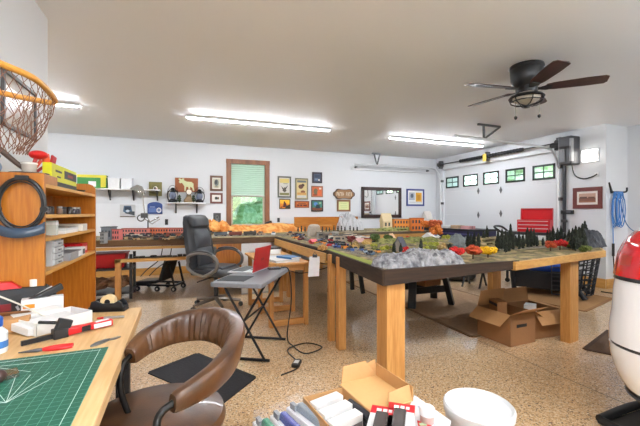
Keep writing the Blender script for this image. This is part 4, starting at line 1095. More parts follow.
for i, p in enumerate(path):
    tt = i/(N-1); e = math.sin(math.pi*min(1, max(0, tt)))**.7
    d = (path[min(i+1, N-1)]-path[max(i-1, 0)]); d.z = 0; d.normalize(); out = Vector((d.y, -d.x, 0))
    if out.dot(p) < 0: out = -out
    hz = .026 + .042*e; th = .022 + .012*e; ring = []
    pl = .0055*math.sin(i*2.6)*e
    for k in range(16):
        a = 2*math.pi*k/16; ca, sa = math.cos(a), math.sin(a)
        w = (abs(ca)**.6)*(1 if ca > 0 else -1)*th; zz = (abs(sa)**.8)*(1 if sa > 0 else -1)*hz
        if ca < 0 and abs(sa) < .9: w += pl
        ring.append(p + out*(w + zz*.22) + Vector((0, 0, zz)))
    rings.append(ring)
mb(LEA).loft(rings).build('back_rest', parent=lc, smooth=True)
for s_ in (0, -1):
    e_ = path[s_]; nx = path[1] if s_ == 0 else path[-2]; d = (e_-nx).normalized()
    mb(M((30, 28, 27), .3, .6)).tube(bez([e_ - d*.01, e_ + d*.04 + Vector((0,0,-.015)), e_ + d*.06 + Vector((.01, 0, -.1)), Vector((-.12, .1 if s_ == 0 else -.1, .44))], 8), .011, 10).build('arm_tube', parent=lc, smooth=True)
mb(BLACK).lathe([(.16, .43), (.16, .455)], 20, (-.02, .03, 0)).cyl((-.02, .03, .1), (-.02, .03, .44), .028).build('column', parent=lc, smooth=True)
for k in range(5):
    a = k*2*math.pi/5+.3; e_ = Vector((.27*math.cos(a)-.02, .27*math.sin(a)+.03, .07))
    g = mb(BLACK).bar((-.02, .03, .11), e_, .04, .028).build('leg', parent=lc, bevel=.004)
    mb(BLACK).cyl(e_+Vector((-.014, 0, -.04)), e_+Vector((.014, 0, -.04)), .03, n=12).build('caster', parent=g)

# ================================================================== office chair
oc = thing('office_chair', 'black and grey high-backed executive office chair with silver arms', 'office chair', (.45, 4.98, 0), R(-38)); oc.scale = (1.05, 1.05, 1.02)
OL = M((62, 65, 70), .38, 0, .12, 18, .15); OLD = M((44, 46, 50), .4, 0, .1, 18, .1); ARM = M((126, 122, 118), .35, .4)
# local +X is forward
def pad(name, sec, mat, par=oc, label=None):
    """sec: list of (x, z, half width, half thickness, nx, nz)"""
    rings = []
    for x, z, w, th, nx, nz in sec:
        ring = []
        for k in range(20):
            a = 2*math.pi*k/20; ca, sa = math.cos(a), math.sin(a)
            y = (abs(ca)**.55)*(1 if ca > 0 else -1)*w; u = (abs(sa)**.7)*(1 if sa > 0 else -1)*th
            ring.append((x+nx*u, y, z+nz*u))
        rings.append(ring)
    return mb(mat).loft(rings).build(name, parent=par, smooth=True, label=label)
bn = (.98, .17)
pad('backrest', [(-.2, .50, .2, .035, *bn), (-.22, .56, .245, .06, *bn), (-.235, .75, .262, .07, *bn), (-.27, .95, .258, .065, *bn), (-.305, 1.12, .235, .055, *bn), (-.33, 1.2, .2, .04, *bn), (-.335, 1.215, .17, .02, *bn)], OLD)
pad('lumbar_pad', [(-.16, .56, .15, .03, *bn), (-.165, .62, .165, .05, *bn), (-.175, .72, .168, .05, *bn), (-.19, .785, .165, .03, *bn)], OL)
pad('back_pad', [(-.19, .80, .165, .03, *bn), (-.205, .86, .168, .05, *bn), (-.225, .97, .165, .05, *bn), (-.245, 1.03, .15, .025, *bn)], OL)
pad('headrest', [(-.255, 1.04, .175, .03, *bn), (-.255, 1.07, .19, .065, *bn), (-.27, 1.15, .19, .07, *bn), (-.30, 1.205, .175, .05, *bn), (-.32, 1.22, .14, .02, *bn)], OL)
rings = []
for x, w, th in ((-.24, .2, .03), (-.2, .25, .055), (0, .262, .06), (.18, .258, .06), (.255, .235, .045), (.28, .2, .02)):
    rings.append([(x, (abs(math.cos(a))**.5)*(1 if math.cos(a) > 0 else -1)*w, .485-.02*(x > .2)+(abs(math.sin(a))**.7)*(1 if math.sin(a) > 0 else -1)*th) for a in [2*math.pi*k/20 for k in range(20)]])
mb(OLD).loft(rings).build('seat', parent=oc, smooth=True)
mb(OL).lo((-.16, -.18, .525), (.2, .18, .56)).build('seat_pad', parent=oc, bevel=.03, seg=4, smooth=True)
for sg in (-1, 1):
    y = sg*.30
    a_ = mb(ARM).tube(bez([(-.22, sg*.27, .62), (-.19, y, .70), (-.05, y, .745), (.1, y, .735), (.2, y, .665), (.2, y, .56), (.1, sg*.285, .49), (-.02, sg*.25, .44)], 8), .021, 10).tube(bez([(-.22, sg*.27, .62), (-.2, y, .55), (-.1, sg*.29, .48), (.02, sg*.26, .445)], 6), .018, 8).build('armrest', parent=oc, smooth=True, label='silver looped armrest')
    mb(M((40, 40, 42), .45)).tube(bez([(-.15, y, .745), (-.05, y, .765), (.08, y, .757), (.15, y, .725)], 6), [.02]*18+[.015], 10, False, .6).build('arm_pad', parent=a_, smooth=True)
mb(BLACK).cyl((0, 0, .1), (0, 0, .43), .027).lo((-.13, -.09, .405), (.12, .09, .435)).build('column', parent=oc, smooth=True)
mb(BLACK).tube([(0, -.05, .41), (-.02, -.3, .40), (-.02, -.36, .395)], .007, 6).build('lever', parent=oc)
for k in range(5):
    a = k*2*math.pi/5+.5; e_ = Vector((.31*math.cos(a), .31*math.sin(a), .075))
    g = mb(M((120, 112, 104), .3, .6)).tube([(0, 0, .125), e_*.6+Vector((0,0,.05)), e_], [.03, .024, .018], 8).build('leg', parent=oc, smooth=True)
    sd = Vector((-math.sin(a), math.cos(a), 0))*.022
    mb(BLACK).cyl(e_-sd+Vector((0,0,-.045)), e_+sd+Vector((0,0,-.045)), .03, n=12).build('caster', parent=g)

# ================================================================== folding table, laptop
ft = thing('folding_table', 'small grey folding table with crossed black legs holding the red laptop', 'table', (.645, 3.31, 0), R(59))
TG = M((128, 128, 132), .5, 0, .04)
q = mb(TG); hw, hl = .45, .225
pts = []
for cx0, cy0, a0 in ((hw-.03, hl-.03, 0), (-hw+.03, hl-.03, 90), (-hw+.03, -hl+.03, 180), (hw-.03, -hl+.03, 270)):
    pts += [(cx0+.03*math.cos(R(a0+i*22.5)), cy0+.03*math.sin(R(a0+i*22.5))) for i in range(5)]
q.prism(pts, .662, .70); q.build('tabletop', parent=ft, bevel=.008)
BM = M((34, 34, 36), .4, .5)
for sx in (-.26, .26):
    for sg in (-1, 1):
        mb(BM).tube([(sx+sg*.012, -sg*.19, .66), (sx+sg*.012, sg*.19, .02)], .011, 8).build('leg', parent=ft, smooth=True)
    for sg in (-1, 1):
        pass
    mb(BM).tube([(sx, -.23, .014), (sx, .23, .014)], .013, 8).build('foot_bar', parent=ft, smooth=True)
mb(BM).tube([(-.26, 0, .34), (.26, 0, .34)], .009, 8).build('cross_bar', parent=ft, smooth=True)
def FT(x, y, z=.70): return rel(ft, x, y, z)
a_, b_ = PZ(251, 274.7, .7), PZ(268.3, 268, .7)
la = math.atan2((b_-a_).y, (b_-a_).x); lc_ = (a_+b_)/2
lp = thing('laptop', 'open red laptop facing the office chair on the grey folding table', 'laptop', (lc_.x, lc_.y, .70), la)
lw = .37
mb(M((214, 216, 220), .35, .3)).lo((-lw/2, 0, 0.002), (lw/2, .25, .018)).build('base', parent=lp, bevel=.004, label='silver keyboard base')
mb(M((40, 42, 46), .5)).lo((-lw/2+.02, .1, .018), (lw/2-.02, .23, .02)).lo((-.05, .02, .018), (.05, .08, .0195)).build('keyboard', parent=lp)
q = mb(M((176, 20, 30), .3, .1)); q.T = Matrix.Rotation(R(8), 4, 'X'); q.lo((-lw/2, -.008, .016), (lw/2, 0, .245)); ld = q.build('lid', parent=lp, bevel=.003, label='red lid')
q = mb(M((130, 12, 22), .3)); q.T = Matrix.Rotation(R(8), 4, 'X'); q.lo((-.03, -.009, .11), (.03, -.008, .135)); q.build('emblem', parent=ld)
q = mb(M((26, 28, 32), .1)); q.T = Matrix.Rotation(R(8), 4, 'X'); q.lo((-lw/2+.012, 0, .03), (lw/2-.012, .001, .235)); q.build('screen', parent=ld)
o = thing('mouse_pad', 'black mouse pad at the chair end of the folding table', 'mouse pad', FT(-.24, .07), ft.rotation_euler.z+R(90))
mb(M((38, 38, 42), .7)).lo((-.11, -.12, 0), (.13, .12, .004)).build('pad', parent=o, bevel=.001); mb(M((70, 72, 76), .4)).lo((-.11, -.12, .003), (.13, -.11, .0045)).build('edge_band', parent=o)
o = thing('phone', 'black phone lying at the far end of the folding table', 'phone', FT(.3, -.1), ft.rotation_euler.z-R(55))
mb(M((20, 20, 22), .3)).lo((-.06, -.035, 0), (.06, .035, .02)).build('body', parent=o, bevel=.005); mb(M((50, 52, 58), .15)).lo((-.05, -.028, .02), (.05, .028, .0208)).build('screen', parent=o)
o = mb(BLACK).tube(bez([FT(.3, -.15, .71), FT(.36, -.235, .69), FT(.34, -.27, .4), FT(.25, -.25, .05), FT(.1, -.35, .01), FT(-.05, -.5, .01), FT(.12, -.62, .01), FT(.2, -.45, .01), FT(.0, -.32, .01), FT(-.3, -.5, .01), FT(-.5, -.4, .01)], 10), .006, 6).build('charger_cable', smooth=True)
tag(o, 'black charger cable falling from the folding table and looping on the floor', 'cable')
o = mb(BLACK).tube(bez([FT(.36, -.16, .716), FT(.7, -.3, .6), FT(.95, -.6, .66), (1.36, 4.0, .69)], 10), .005, 6).build('phone_cable', smooth=True)
tag(o, 'thin black cord strung from the phone to the wooden side table', 'cable')
o = thing('power_adapter', 'black power adapter on the floor by the folding table', 'adapter', FT(-.28, -.47, 0), 1.0); mb(BLACK).lo((-.06, -.03, 0), (.06, .03, .03)).build('body', parent=o, bevel=.006); mb(WHITE).lo((-.03, -.02, .03), (.03, .02, .031)).build('label_patch', parent=o)

# ================================================================== side table (drop leaf) with papers
st = thing('side_table', 'low pine side table with a rounded front below the layout, piled with papers', 'table', (1.14, 4.25, 0))
q = mb(pine('Y')); pts = [(.24, -.48), (.24, .75), (-.3, .75), (-.3, -.2)] + [(-.3+.3*(1-math.cos(R(a)))+.0, -.2-.28*math.sin(R(a))) for a in (20, 40, 60, 80)]
q.prism(pts, .69, .715); q.build('tabletop', parent=st, bevel=.004)
for x, y in ((-.2, -.38), (.2, -.4), (-.2, .2), (.22, .17), (.2, .68), (-.24, .68)):
    mb(pine('Z')).box((x, y, .345), (.045, .07, .69)).build('leg', parent=st, bevel=.003)
mb(pine('X')).lo((-.2, -.41, .01), (.2, -.37, .075)).build('stretcher', parent=st, bevel=.003)
mb(pine('X')).lo((-.2, .17, .01), (.22, .21, .075)).build('stretcher', parent=st, bevel=.003)
mb(pine('X')).lo((-.22, .66, .01), (.2, .7, .075)).build('stretcher', parent=st, bevel=.003)
mb(pine('X')).lo((-.27, -.4, .62), (.22, -.37, .688)).build('apron', parent=st, bevel=.003)
def book(label, x, y, z, w, d_, h, rz, col, pc=(232, 228, 218)):
    o = thing('book', label, 'book', (x, y, z), rz)
    mb(M(pc, .8)).lo((-w/2+.003, -d_/2+.003, .003), (w/2-.003, d_/2-.003, h-.003)).build('pages', parent=o)
    q = mb(M(col, .5)); q.lo((-w/2, -d_/2, 0), (w/2, d_/2, .003)); q.lo((-w/2, -d_/2, h-.003), (w/2, d_/2, h)); q.lo((-w/2, -d_/2, 0), (-w/2+.003, d_/2, h)); q.build('cover', parent=o)
book('large white paper pad lying flat at the front of the side table', 1.1, 4.02, .715, .3, .34, .025, .2, (226, 226, 226))
book('blue binder on top of the paper pad on the side table', 1.19, 4.02, .741, .16, .26, .022, .45, (70, 128, 180))
book('pale booklet leaning across the papers on the side table', 1.0, 4.25, .715, .2, .26, .02, -.3, (206, 210, 216))
book('tan catalogue under the red topped box on the side table', 1.08, 4.5, .715, .24, .26, .03, .1, (196, 176, 150))
o = thing('box', 'white box with a black and red top on the side table', 'box', (1.1, 4.52, .746), .2); mb(WHITE).lo((-.09, -.09, 0), (.09, .09, .06)).build('carton', parent=o, bevel=.002); mb(M((40, 34, 38), .4)).lo((-.092, -.092, .06), (.092, .092, .08)).build('lid', parent=o, label='black lid'); mb(RDP).lo((-.093, -.06, .062), (.0932, .0, .078)).build('band', parent=o, label='red band')
o = thing('foam_board', 'large white foam board leaning against the layout behind the laptop', 'board', (1.12, 5.58, 0), 0)
q = mb(M((238, 239, 242), .7)); q.T = Matrix.Rotation(R(-2), 4, 'X'); q.lo((-.23, 0, 0), (.24, .018, .79)); q.build('panel', parent=o); q = mb(M((190, 192, 196), .7)); q.T = Matrix.Rotation(R(-2), 4, 'X'); q.lo((-.232, -.002, .0), (.242, .02, .02)); q.build('edge_band', parent=o)

# under the back run
cs = thing('creeper_seat', 'black padded mechanic seat on casters under the layout by the back wall', 'creeper seat', (-.27, 6.45, 0), R(-28))
BV = M((26, 26, 28), .4)
mb(BV).box((-.2, 0, .14), (.36, .34, .05), 0, 0, -.06).build('seat', parent=cs, bevel=.015, seg=3)
mb(BV).box((.1, 0, .34), (.06, .36, .36), 0, 0, .3).build('backrest', parent=cs, bevel=.02, seg=3)
mb(BLACKM).bar((-.36, -.15, .1), (.3, -.15, .1), .03, .03).bar((-.36, .15, .1), (.3, .15, .1), .03, .03).bar((.28, -.15, .1), (.2, -.15, .45), .025, .025).bar((.28, .15, .1), (.2, .15, .45), .025, .025).bar((.28, -.15, .1), (.28, .15, .1), .03, .03).bar((-.36, -.15, .1), (-.36, .15, .1), .03, .03).build('base_frame', parent=cs)
for x in (-.34, 0, .28):
    for y in (-.16, .16):
        w_ = mb(BLACK).cyl((x, y-.012, .042), (x, y+.012, .042), .042, n=14).build('caster', parent=cs)
        mb(M((170, 160, 150), .4)).cyl((x, y-.014, .042), (x, y+.014, .042), .018, n=10).build('hub', parent=w_)
o = thing('storage_bin', 'red plastic bin on the low shelf under the left end of the layout', 'bin', (-.98, 6.15, .46)); 
q = mb(M((190, 20, 28), .4)); q.loft([[(-.2, -.16, 0), (.2, -.16, 0), (.2, .16, 0), (-.2, .16, 0)], [(-.23, -.19, .2), (.23, -.19, .2), (.23, .19, .2), (-.23, .19, .2)]]); q.build('body', parent=o, bevel=.01); mb(M((160, 14, 22), .4)).lo((-.24, -.2, .195), (.24, .2, .215)).build('rim', parent=o, bevel=.004)
sx_ = thing('utility_shelf', 'black steel utility shelf under the left end of the layout', 'shelf', (-.98, 6.15, 0))
mb(M((44, 46, 50), .4)).lo((-.3, -.25, .43), (.32, .25, .46)).build('board', parent=sx_, bevel=.003)
mb(M((44, 46, 50), .4)).lo((-.3, -.25, .08), (.32, .25, .1)).build('board', parent=sx_, bevel=.003)
for x in (-.28, .3):
    for y in (-.22, .22): mb(BLACK).lo((x-.02, y-.02, 0), (x+.02, y+.02, .66)).build('leg', parent=sx_)
for i, (x, y, rz, c_, l_) in enumerate(((-.15, -.05, .2, (120, 84, 60), 'brown rumpled sack on the bottom board of the utility shelf'), (.12, .0, -.3, (150, 110, 80), 'tan crumpled paper bag on the bottom board of the utility shelf'))):
    o = mb(M(c_, .9, 0, .25, 16, .6)).sph((0, 0, .125), .14, (1.1, .9, .65), 18, 12, .5, 2.5, i+3).build('paper_bag', loc=(-.98+x, 6.15+y, .1)); tag(o, l_, 'bag')
o = thing('gas_can', 'small red can on the floor at the end of the bookshelf', 'can', (-.8, 5.0, 0)); mb(M((206, 40, 30), .4)).lathe([(.07, 0), (.075, .01), (.075, .16), (.03, .19)], 18).build('body', parent=o, smooth=True); mb(BLACK).lathe([(.025, .19), (.025, .23), (.01, .24)], 12).build('cap', parent=o)
rnd = random.Random(3)
for i in range(15):
    x = -.6 + i*.075
    o = thing('track_piece', 'dark piece of spare model track lying on the rail shelf under the layout', 'model track', (x, 5.88, .59), rnd.uniform(-.2, .2), 'spare track on the low shelf')
    h = rnd.uniform(.02, .045)
    mb(M((40, 36, 34), .6)).lo((-.035, -.05, 0), (.03, .07, h)).build('ties', parent=o)
    mb(RAILM).lo((-.035, -.02, h), (.03, -.012, h+.006)).lo((-.035, .02, h), (.03, .028, h+.006)).build('rails', parent=o)
for sg, l_ in ((0, 'black cable hanging under the layout, the left of two'), (.13, 'black cable hanging under the layout, the right of two')):
    o = mb(BLACK).tube(bez([(-.25+sg, 6.05, .78), (-.3+sg, 6.1, .55), (-.5+sg, 6.4, .35), (-.62+sg, 6.7, .2)], 8), .008, 6).build('hanging_cable', smooth=True); tag(o, l_, 'cable')

# ================================================================== things on the back wall
def frame(name, label, rect, fcol, fw, layers, cat='picture', Y=YB-.013, depth=.018, mat_col=None, arch=None):
    """framed picture on the back wall; rect in photo pixels, layers of (shape, colour) in unit coordinates (u right, v up)"""
    x0, y0, x1, y1 = rect
    ym = (y0+y1)/2
    a, b_ = PY(x0, ym, Y), PY(x1, ym, Y)
    zt, zb_ = PY((x0+x1)/2, y0, Y).z, PY((x0+x1)/2, y1, Y).z
    return wall_picture(name, label, Vector(((a.x+b_.x)/2, Y, (zt+zb_)/2)), 0, b_.x-a.x, zt-zb_, fcol, fw, layers, cat, depth, mat_col, arch)
def wall_picture(name, label, c, rz, w, h, fcol, fw, layers, cat='picture', depth=.018, mat_col=None, arch=None):
    t_ = thing(name, label, cat, c, rz)          # local -Y faces the room
    q = mb(M(fcol, .45))
    if fw > 0:
        q.lo((-w/2, -depth, -h/2), (w/2, 0, -h/2+fw)); q.lo((-w/2, -depth, h/2-fw), (w/2, 0, h/2))
        q.lo((-w/2, -depth, -h/2+fw), (-w/2+fw, 0, h/2-fw)); q.lo((w/2-fw, -depth, -h/2+fw), (w/2, 0, h/2-fw))
        q.build('frame', parent=t_, bevel=.003)
    q = MB(); iw, ih = w/2-fw, h/2-fw
    q.m(M(mat_col or (230, 226, 214), .6))
    y = -depth*.5 if fw > 0 else -depth
    if arch:
        pts = [(-w/2, -h/2), (w/2, -h/2), (w/2, h*.22)] + [(w/2*math.cos(R(k)), h*.22+h*.28*math.sin(R(k))) for k in range(15, 180, 15)] + [(-w/2, h*.22)]
        q.slab([(px, y, pz) for px, pz in pts], (0, -y, 0))
    else: q.lo((-iw, y, -ih), (iw, 0, ih))
    yy = y
    for sh, col in layers:
        yy -= .0006; q.m(M(col, .6, 0, .12, 50))
        if sh[0] == 'r':
            _, u0, v0, u1, v1 = sh; q.lo((-iw+2*iw*u0, yy, -ih+2*ih*v0), (-iw+2*iw*u1, y, -ih+2*ih*v1))
        elif sh[0] == 'e':
            _, cu, cv, ru, rv = sh; pts = [(-iw+2*iw*(cu+ru*math.cos(R(k))), -ih+2*ih*(cv+rv*math.sin(R(k)))) for k in range(0, 360, 20)]
            q.slab([(px, yy, pz) for px, pz in pts], (0, y-yy, 0))
        else:
            q.slab([(-iw+2*iw*u, yy, -ih+2*ih*v) for u, v in sh[1]], (0, y-yy, 0))
    q.build('print', parent=t_)
    return t_
YW = YB-.012
frame('picture', 'small square picture in a green gold frame above the blue arched plaque', (149, 182, 162, 196), (120, 112, 58), .05, [(('e', .5, .5, .3, .3), (226, 220, 206)), (('e', .42, .56, .14, .18), (60, 50, 46)), (('e', .62, .42, .12, .14), (150, 60, 60)), (('r', .45, .1, .55, .4), (90, 80, 60))], mat_col=(110, 104, 60))
MO = [(.2, .8), (.14, .92), (.22, .97), (.27, .88), (.33, .97), (.4, .94), (.38, .84), (.5, .74), (.72, .72), (.8, .6), (.8, .4), (.84, .12), (.78, .06), (.74, .3), (.66, .38), (.64, .06), (.58, .06), (.57, .36), (.48, .36), (.46, .06), (.4, .06), (.4, .4), (.36, .5), (.3, .64), (.22, .6), (.16, .68)]
frame('painting', 'rust coloured canvas with a pale moose on it above the small shelf', (175, 178, 198, 192), (150, 84, 44), 0, [(('p', MO), (206, 208, 160))], 'painting', mat_col=(148, 82, 42))
frame('picture', 'tall brown framed picture beside the window, the upper of two', (210, 175.7, 222.7, 191), (104, 66, 44), .045, [(('r', .12, .1, .88, .9), (196, 190, 168)), (('e', .5, .55, .26, .3), (110, 116, 112)), (('e', .45, .6, .14, .2), (56, 60, 60)), (('r', .3, .14, .7, .22), (120, 110, 80))], mat_col=(226, 222, 206))
frame('picture', 'wide brown framed picture beside the window, the lower of two', (210, 193, 222.7, 203.5), (112, 60, 48), .04, [(('e', .4, .5, .08, .22), (70, 74, 62)), (('e', .55, .5, .1, .24), (60, 56, 50)), (('e', .72, .5, .08, .2), (120, 96, 70))], mat_col=(234, 232, 226))
frame('plaque', 'small dark ornate plaque low on the wall behind the office chair', (213.3, 213, 220.8, 223), (66, 66, 68), .03, [(('e', .5, .55, .3, .35), (120, 120, 118)), (('e', .5, .6, .14, .2), (50, 50, 52)), (('r', .2, .06, .8, .16), (150, 150, 148))], 'plaque', mat_col=(84, 84, 86))
frame('plaque', 'blue arched plaque with a white round patch on the left of the wall', (147.5, 202, 162.5, 214), (60, 86, 150), 0, [(('r', .08, .15, .62, .5), (96, 122, 180)), (('e', .76, .32, .17, .22), (226, 228, 234)), (('r', .16, .55, .5, .62), (150, 170, 210)), (('e', .76, .32, .1, .12), (120, 140, 180))], 'plaque', mat_col=(56, 82, 146), arch=True)
frame('photo_print', 'pale print of a grey blue locomotive front below the long shelf', (120, 204.5, 135.5, 217), (150, 140, 130), 0, [(('r', .0, .0, 1, .07), (90, 70, 60)), (('p', [(.2, .45), (.26, .9), (.72, .9), (.8, .45), (.6, .3), (.4, .3)]), (84, 108, 132)), (('r', .3, .55, .7, .8), (40, 56, 76)), (('p', [(.3, .3), (.95, .12), (.95, .45), (.6, .45)]), (66, 72, 78)), (('e', .5, .48, .12, .1), (200, 210, 216))], mat_col=(206, 206, 206))
frame('poster', 'tall framed poster with a flying bird, leftmost of the posters right of the window', (277.6, 176.3, 291, 197.6), (96, 98, 88), .035, [(('r', .05, .72, .95, .95), (220, 200, 120)), (('r', .05, .05, .95, .18), (126, 126, 80)), (('p', [(.15, .56), (.45, .4), (.85, .6), (.62, .36), (.5, .24), (.36, .34)]), (56, 56, 58)), (('p', [(.3, .3), (.5, .5), (.7, .3), (.52, .2)]), (90, 80, 70)), (('r', .4, .66, .8, .7), (150, 150, 130))], 'poster', mat_col=(208, 204, 198))
frame('picture', 'small orange and yellow print below the flying bird poster', (279.2, 199, 290.3, 209), (60, 50, 40), .02, [(('r', 0, .55, 1, 1), (240, 186, 40)), (('p', [(.3, .1), (.4, .9), (.62, .6), (.75, .1)]), (90, 40, 36)), (('p', [(.5, 0), (1, 0), (1, .45), (.7, .3)]), (40, 40, 30)), (('p', [(0, .1), (.3, .3), (.2, 0)]), (150, 60, 20))], mat_col=(226, 140, 30))
frame('poster', 'tall tan framed poster with brown animals, second of the posters right of the window', (295, 178.2, 308, 199.6), (130, 126, 104), .035, [(('r', .06, .84, .94, .96), (110, 116, 116)), (('e', .42, .62, .24, .12), (110, 74, 60)), (('e', .62, .7, .16, .08), (90, 66, 56)), (('e', .62, .34, .22, .08), (140, 90, 60)), (('r', .06, .18, .94, .3), (206, 156, 90)), (('r', .06, .03, .94, .14), (206, 206, 206))], 'poster', mat_col=(214, 196, 140))
frame('sign', 'wide orange brown sign below the tan poster', (294.6, 201, 309, 207.8), (132, 70, 30), .02, [(('r', .08, .55, .92, .85), (206, 120, 50)), (('r', .12, .2, .3, .45), (90, 40, 30)), (('r', .36, .2, .52, .45), (80, 50, 40)), (('r', .6, .2, .88, .45), (96, 40, 26)), (('r', .2, .62, .8, .74), (110, 50, 26))], 'sign', mat_col=(190, 96, 36))
frame('picture', 'small dark navy framed print, topmost of the column of three right of the posters', (312, 172.2, 322, 183.2), (52, 46, 56), .04, [(('r', .1, .5, .9, .9), (60, 74, 96)), (('r', .15, .15, .6, .4), (110, 130, 156)), (('r', .65, .1, .88, .3), (220, 216, 206))], mat_col=(80, 90, 112))
frame('picture', 'small orange red print, middle of the column of three right of the posters', (311.2, 186, 322.8, 197.2), (150, 110, 84), .025, [(('e', .35, .5, .22, .34), (120, 110, 80)), (('e', .7, .4, .2, .26), (226, 110, 60)), (('r', .7, .75, .92, .92), (230, 216, 200)), (('r', .1, .06, .5, .2), (150, 70, 40))], mat_col=(214, 110, 70))
frame('picture', 'small teal and blue print, lowest of the column of three right of the posters', (311, 200, 323, 211.5), (50, 46, 44), .03, [(('r', 0, 0, 1, .3), (130, 76, 50)), (('e', .35, .7, .2, .2), (90, 140, 206)), (('p', [(.3, .2), (.42, .65), (.75, .6), (.8, .2)]), (40, 60, 70)), (('e', .8, .8, .12, .1), (150, 190, 150))], mat_col=(70, 130, 116))
# ornate sign: shaped plaque over a framed note
p0, p1_ = PY(333.5, 194, YW), PY(354, 194, YW); zt, zb_ = PY(343, 189, YW).z, PY(343, 199.3, YW).z
w, h = p1_.x-p0.x, zt-zb_
sg_ = thing('sign', 'scalloped brown wooden sign with cream lettering over a framed pale green note', 'sign', ((p0.x+p1_.x)/2, YW, (zt+zb_)/2))
def scallop(s): 
    return [(s*w/2*(abs(math.cos(R(k)))**.7)*(1 if math.cos(R(k)) > 0 else -1)*(1+.06*math.cos(R(k*6))), s*h/2*(abs(math.sin(R(k)))**.7)*(1 if math.sin(R(k)) > 0 else -1)*(1+.1*math.cos(R(k*6)))) for k in range(0, 360, 6)]
mb(M((70, 48, 36), .5)).slab([(x, 0, z) for x, z in scallop(1)], (0, -.02, 0)).build('board', parent=sg_)
mb(M((150, 110, 70), .5)).slab([(x, -.02, z) for x, z in scallop(.86)], (0, -.004, 0)).build('inlay', parent=sg_)
q = mb(M((226, 206, 180), .5))
for i in range(10):
    if i == 5: continue
    x = -w*.37+i*w*.076; hh = h*.2
    q.lo((x, -.027, -hh), (x+w*.018, -.024, hh)); 
    if i % 3 != 1: q.lo((x, -.027, hh-.03), (x+w*.05, -.024, hh))
    if i % 2: q.lo((x+w*.035, -.027, -hh), (x+w*.05, -.024, hh))
    if i % 3 != 2: q.lo((x, -.027, -.015), (x+w*.045, -.024, .015))
q.build('lettering', parent=sg_, label='cream lettering')
frame('picture', 'pale green note in a brown frame hung below the scalloped sign', (336.8, 199.8, 350.3, 211.5), (140, 98, 64), .045, [(('r', .2, .75, .8, .8), (180, 190, 130)), (('r', .15, .5, .85, .54), (184, 192, 134)), (('r', .2, .28, .8, .32), (184, 192, 134))], mat_col=(218, 222, 160))
# mirror
p0, p1_ = PY(361, 203, YW), PY(401, 203, YW); zt, zb_ = PY(380, 187.3, YW).z, PY(380, 217.8, YW).z
w, h = p1_.x-p0.x, zt-zb_
mi = thing('wall_mirror', 'large dark brown framed mirror on the back wall reflecting the garage door', 'mirror', ((p0.x+p1_.x)/2, YW, (zt+zb_)/2))
q = mb(M((58, 38, 34), .4)); fw = .085
q.lo((-w/2, -.03, -h/2), (w/2, 0, -h/2+fw)); q.lo((-w/2, -.03, h/2-fw), (w/2, 0, h/2)); q.lo((-w/2, -.03, -h/2), (-w/2+fw, 0, h/2)); q.lo((w/2-fw, -.03, -h/2), (w/2, 0, h/2)); q.build('frame', parent=mi, bevel=.008)
mm_, t, b = newmat('silvered_glass'); b.inputs['Base Color'].default_value = (.9, .91, .91, 1); b.inputs['Metallic'].default_value = 1; b.inputs['Roughness'].default_value = .02
mb(mm_).lo((-w/2+fw*.8, -.012, -h/2+fw*.8), (w/2-fw*.8, 0, h/2-fw*.8)).build('glass', parent=mi)
frame('picture', 'blue framed picture with a yellow panel near the back right corner', (406.3, 189, 424, 206), (56, 66, 130), .045, [(('r', .52, .12, .92, .86), (218, 160, 44)), (('r', .08, .3, .45, .86), (170, 176, 186)), (('e', .27, .62, .1, .16), (90, 96, 110)), (('r', .1, .1, .9, .2), (206, 206, 206)), (('r', .62, .3, .84, .7), (196, 132, 30))], mat_col=(230, 230, 228))
# right wall picture
a, b_ = PX(573.3, 198, XR), PX(602.7, 198, XR); zt, zb_ = PX(588, 187.3, XR).z, PX(588, 208.6, XR).z
wall_picture('picture', 'mahogany framed wide photograph on the right wall above the layout end', Vector((XR, (a.y+b_.y)/2, (zt+zb_)/2)), R(-90), abs(a.y-b_.y), zt-zb_, (104, 40, 34), .07, [(('r', .1, .16, .9, .84), (196, 160, 140)), (('r', .1, .16, .9, .5), (132, 84, 66)), (('r', .14, .45, .5, .6), (96, 66, 60)), (('r', .55, .45, .86, .58), (110, 74, 60)), (('r', .1, .16, .9, .26), (160, 110, 84))], mat_col=(234, 228, 220))
# shelves
MSH = M((244, 244, 244), .5)
def wshelf(label, px0, px1, py, dep, brs):
    a, b_ = PY(px0, py, YB), PY(px1, py, YB-dep)
    z = PY((px0+px1)/2, py, YB-dep).z
    t_ = thing('wall_shelf', label, 'shelf', (a.x, YB-.0, z))
    L = b_.x - a.x
    mb(MSH).lo((0, -dep, 0), (L, 0, .022)).build('board', parent=t_, bevel=.003)
    for bx in brs:
        x = PY(bx, py, YB-dep*.6).x - a.x
        q = mb(M((40, 40, 42), .4)); q.T = Matrix.Translation((x, 0, 0)) @ Matrix.Rotation(R(90), 4, 'Y')
        q.prism([(0, -dep*.85), (0, 0), (.2, 0), (.2, -.02), (.03, -dep*.8)], -.012, .012); q.build('bracket', parent=t_)
    return t_, z+.022, a.x
s1, zs1, xs1 = wshelf('long white wall shelf on black brackets at the left of the back wall', 60, 160, 189.5, .26, (109, 133, 157))
s2, zs2, xs2 = wshelf('short white wall shelf carrying two lanterns and a clock', 167.5, 206, 203.5, .22, (176, 197))
def onshelf(px, zs, dep): p = PY(px, 190, YB-dep); return Vector((p.x, YB-dep, zs))
def wpx(n, px, Y): return (PY(px+n/2, 200, Y).x - PY(px-n/2, 200, Y).x)
p = onshelf(93, zs1, .13); w = wpx(29, 93, YB-.13)
o = thing('box', 'green and yellow box at the left end of the long wall shelf', 'box', p); mb(M((58, 140, 62), .45)).lo((-w/2, -.09, 0), (w/2, .09, .25)).build('carton', parent=o, bevel=.003)
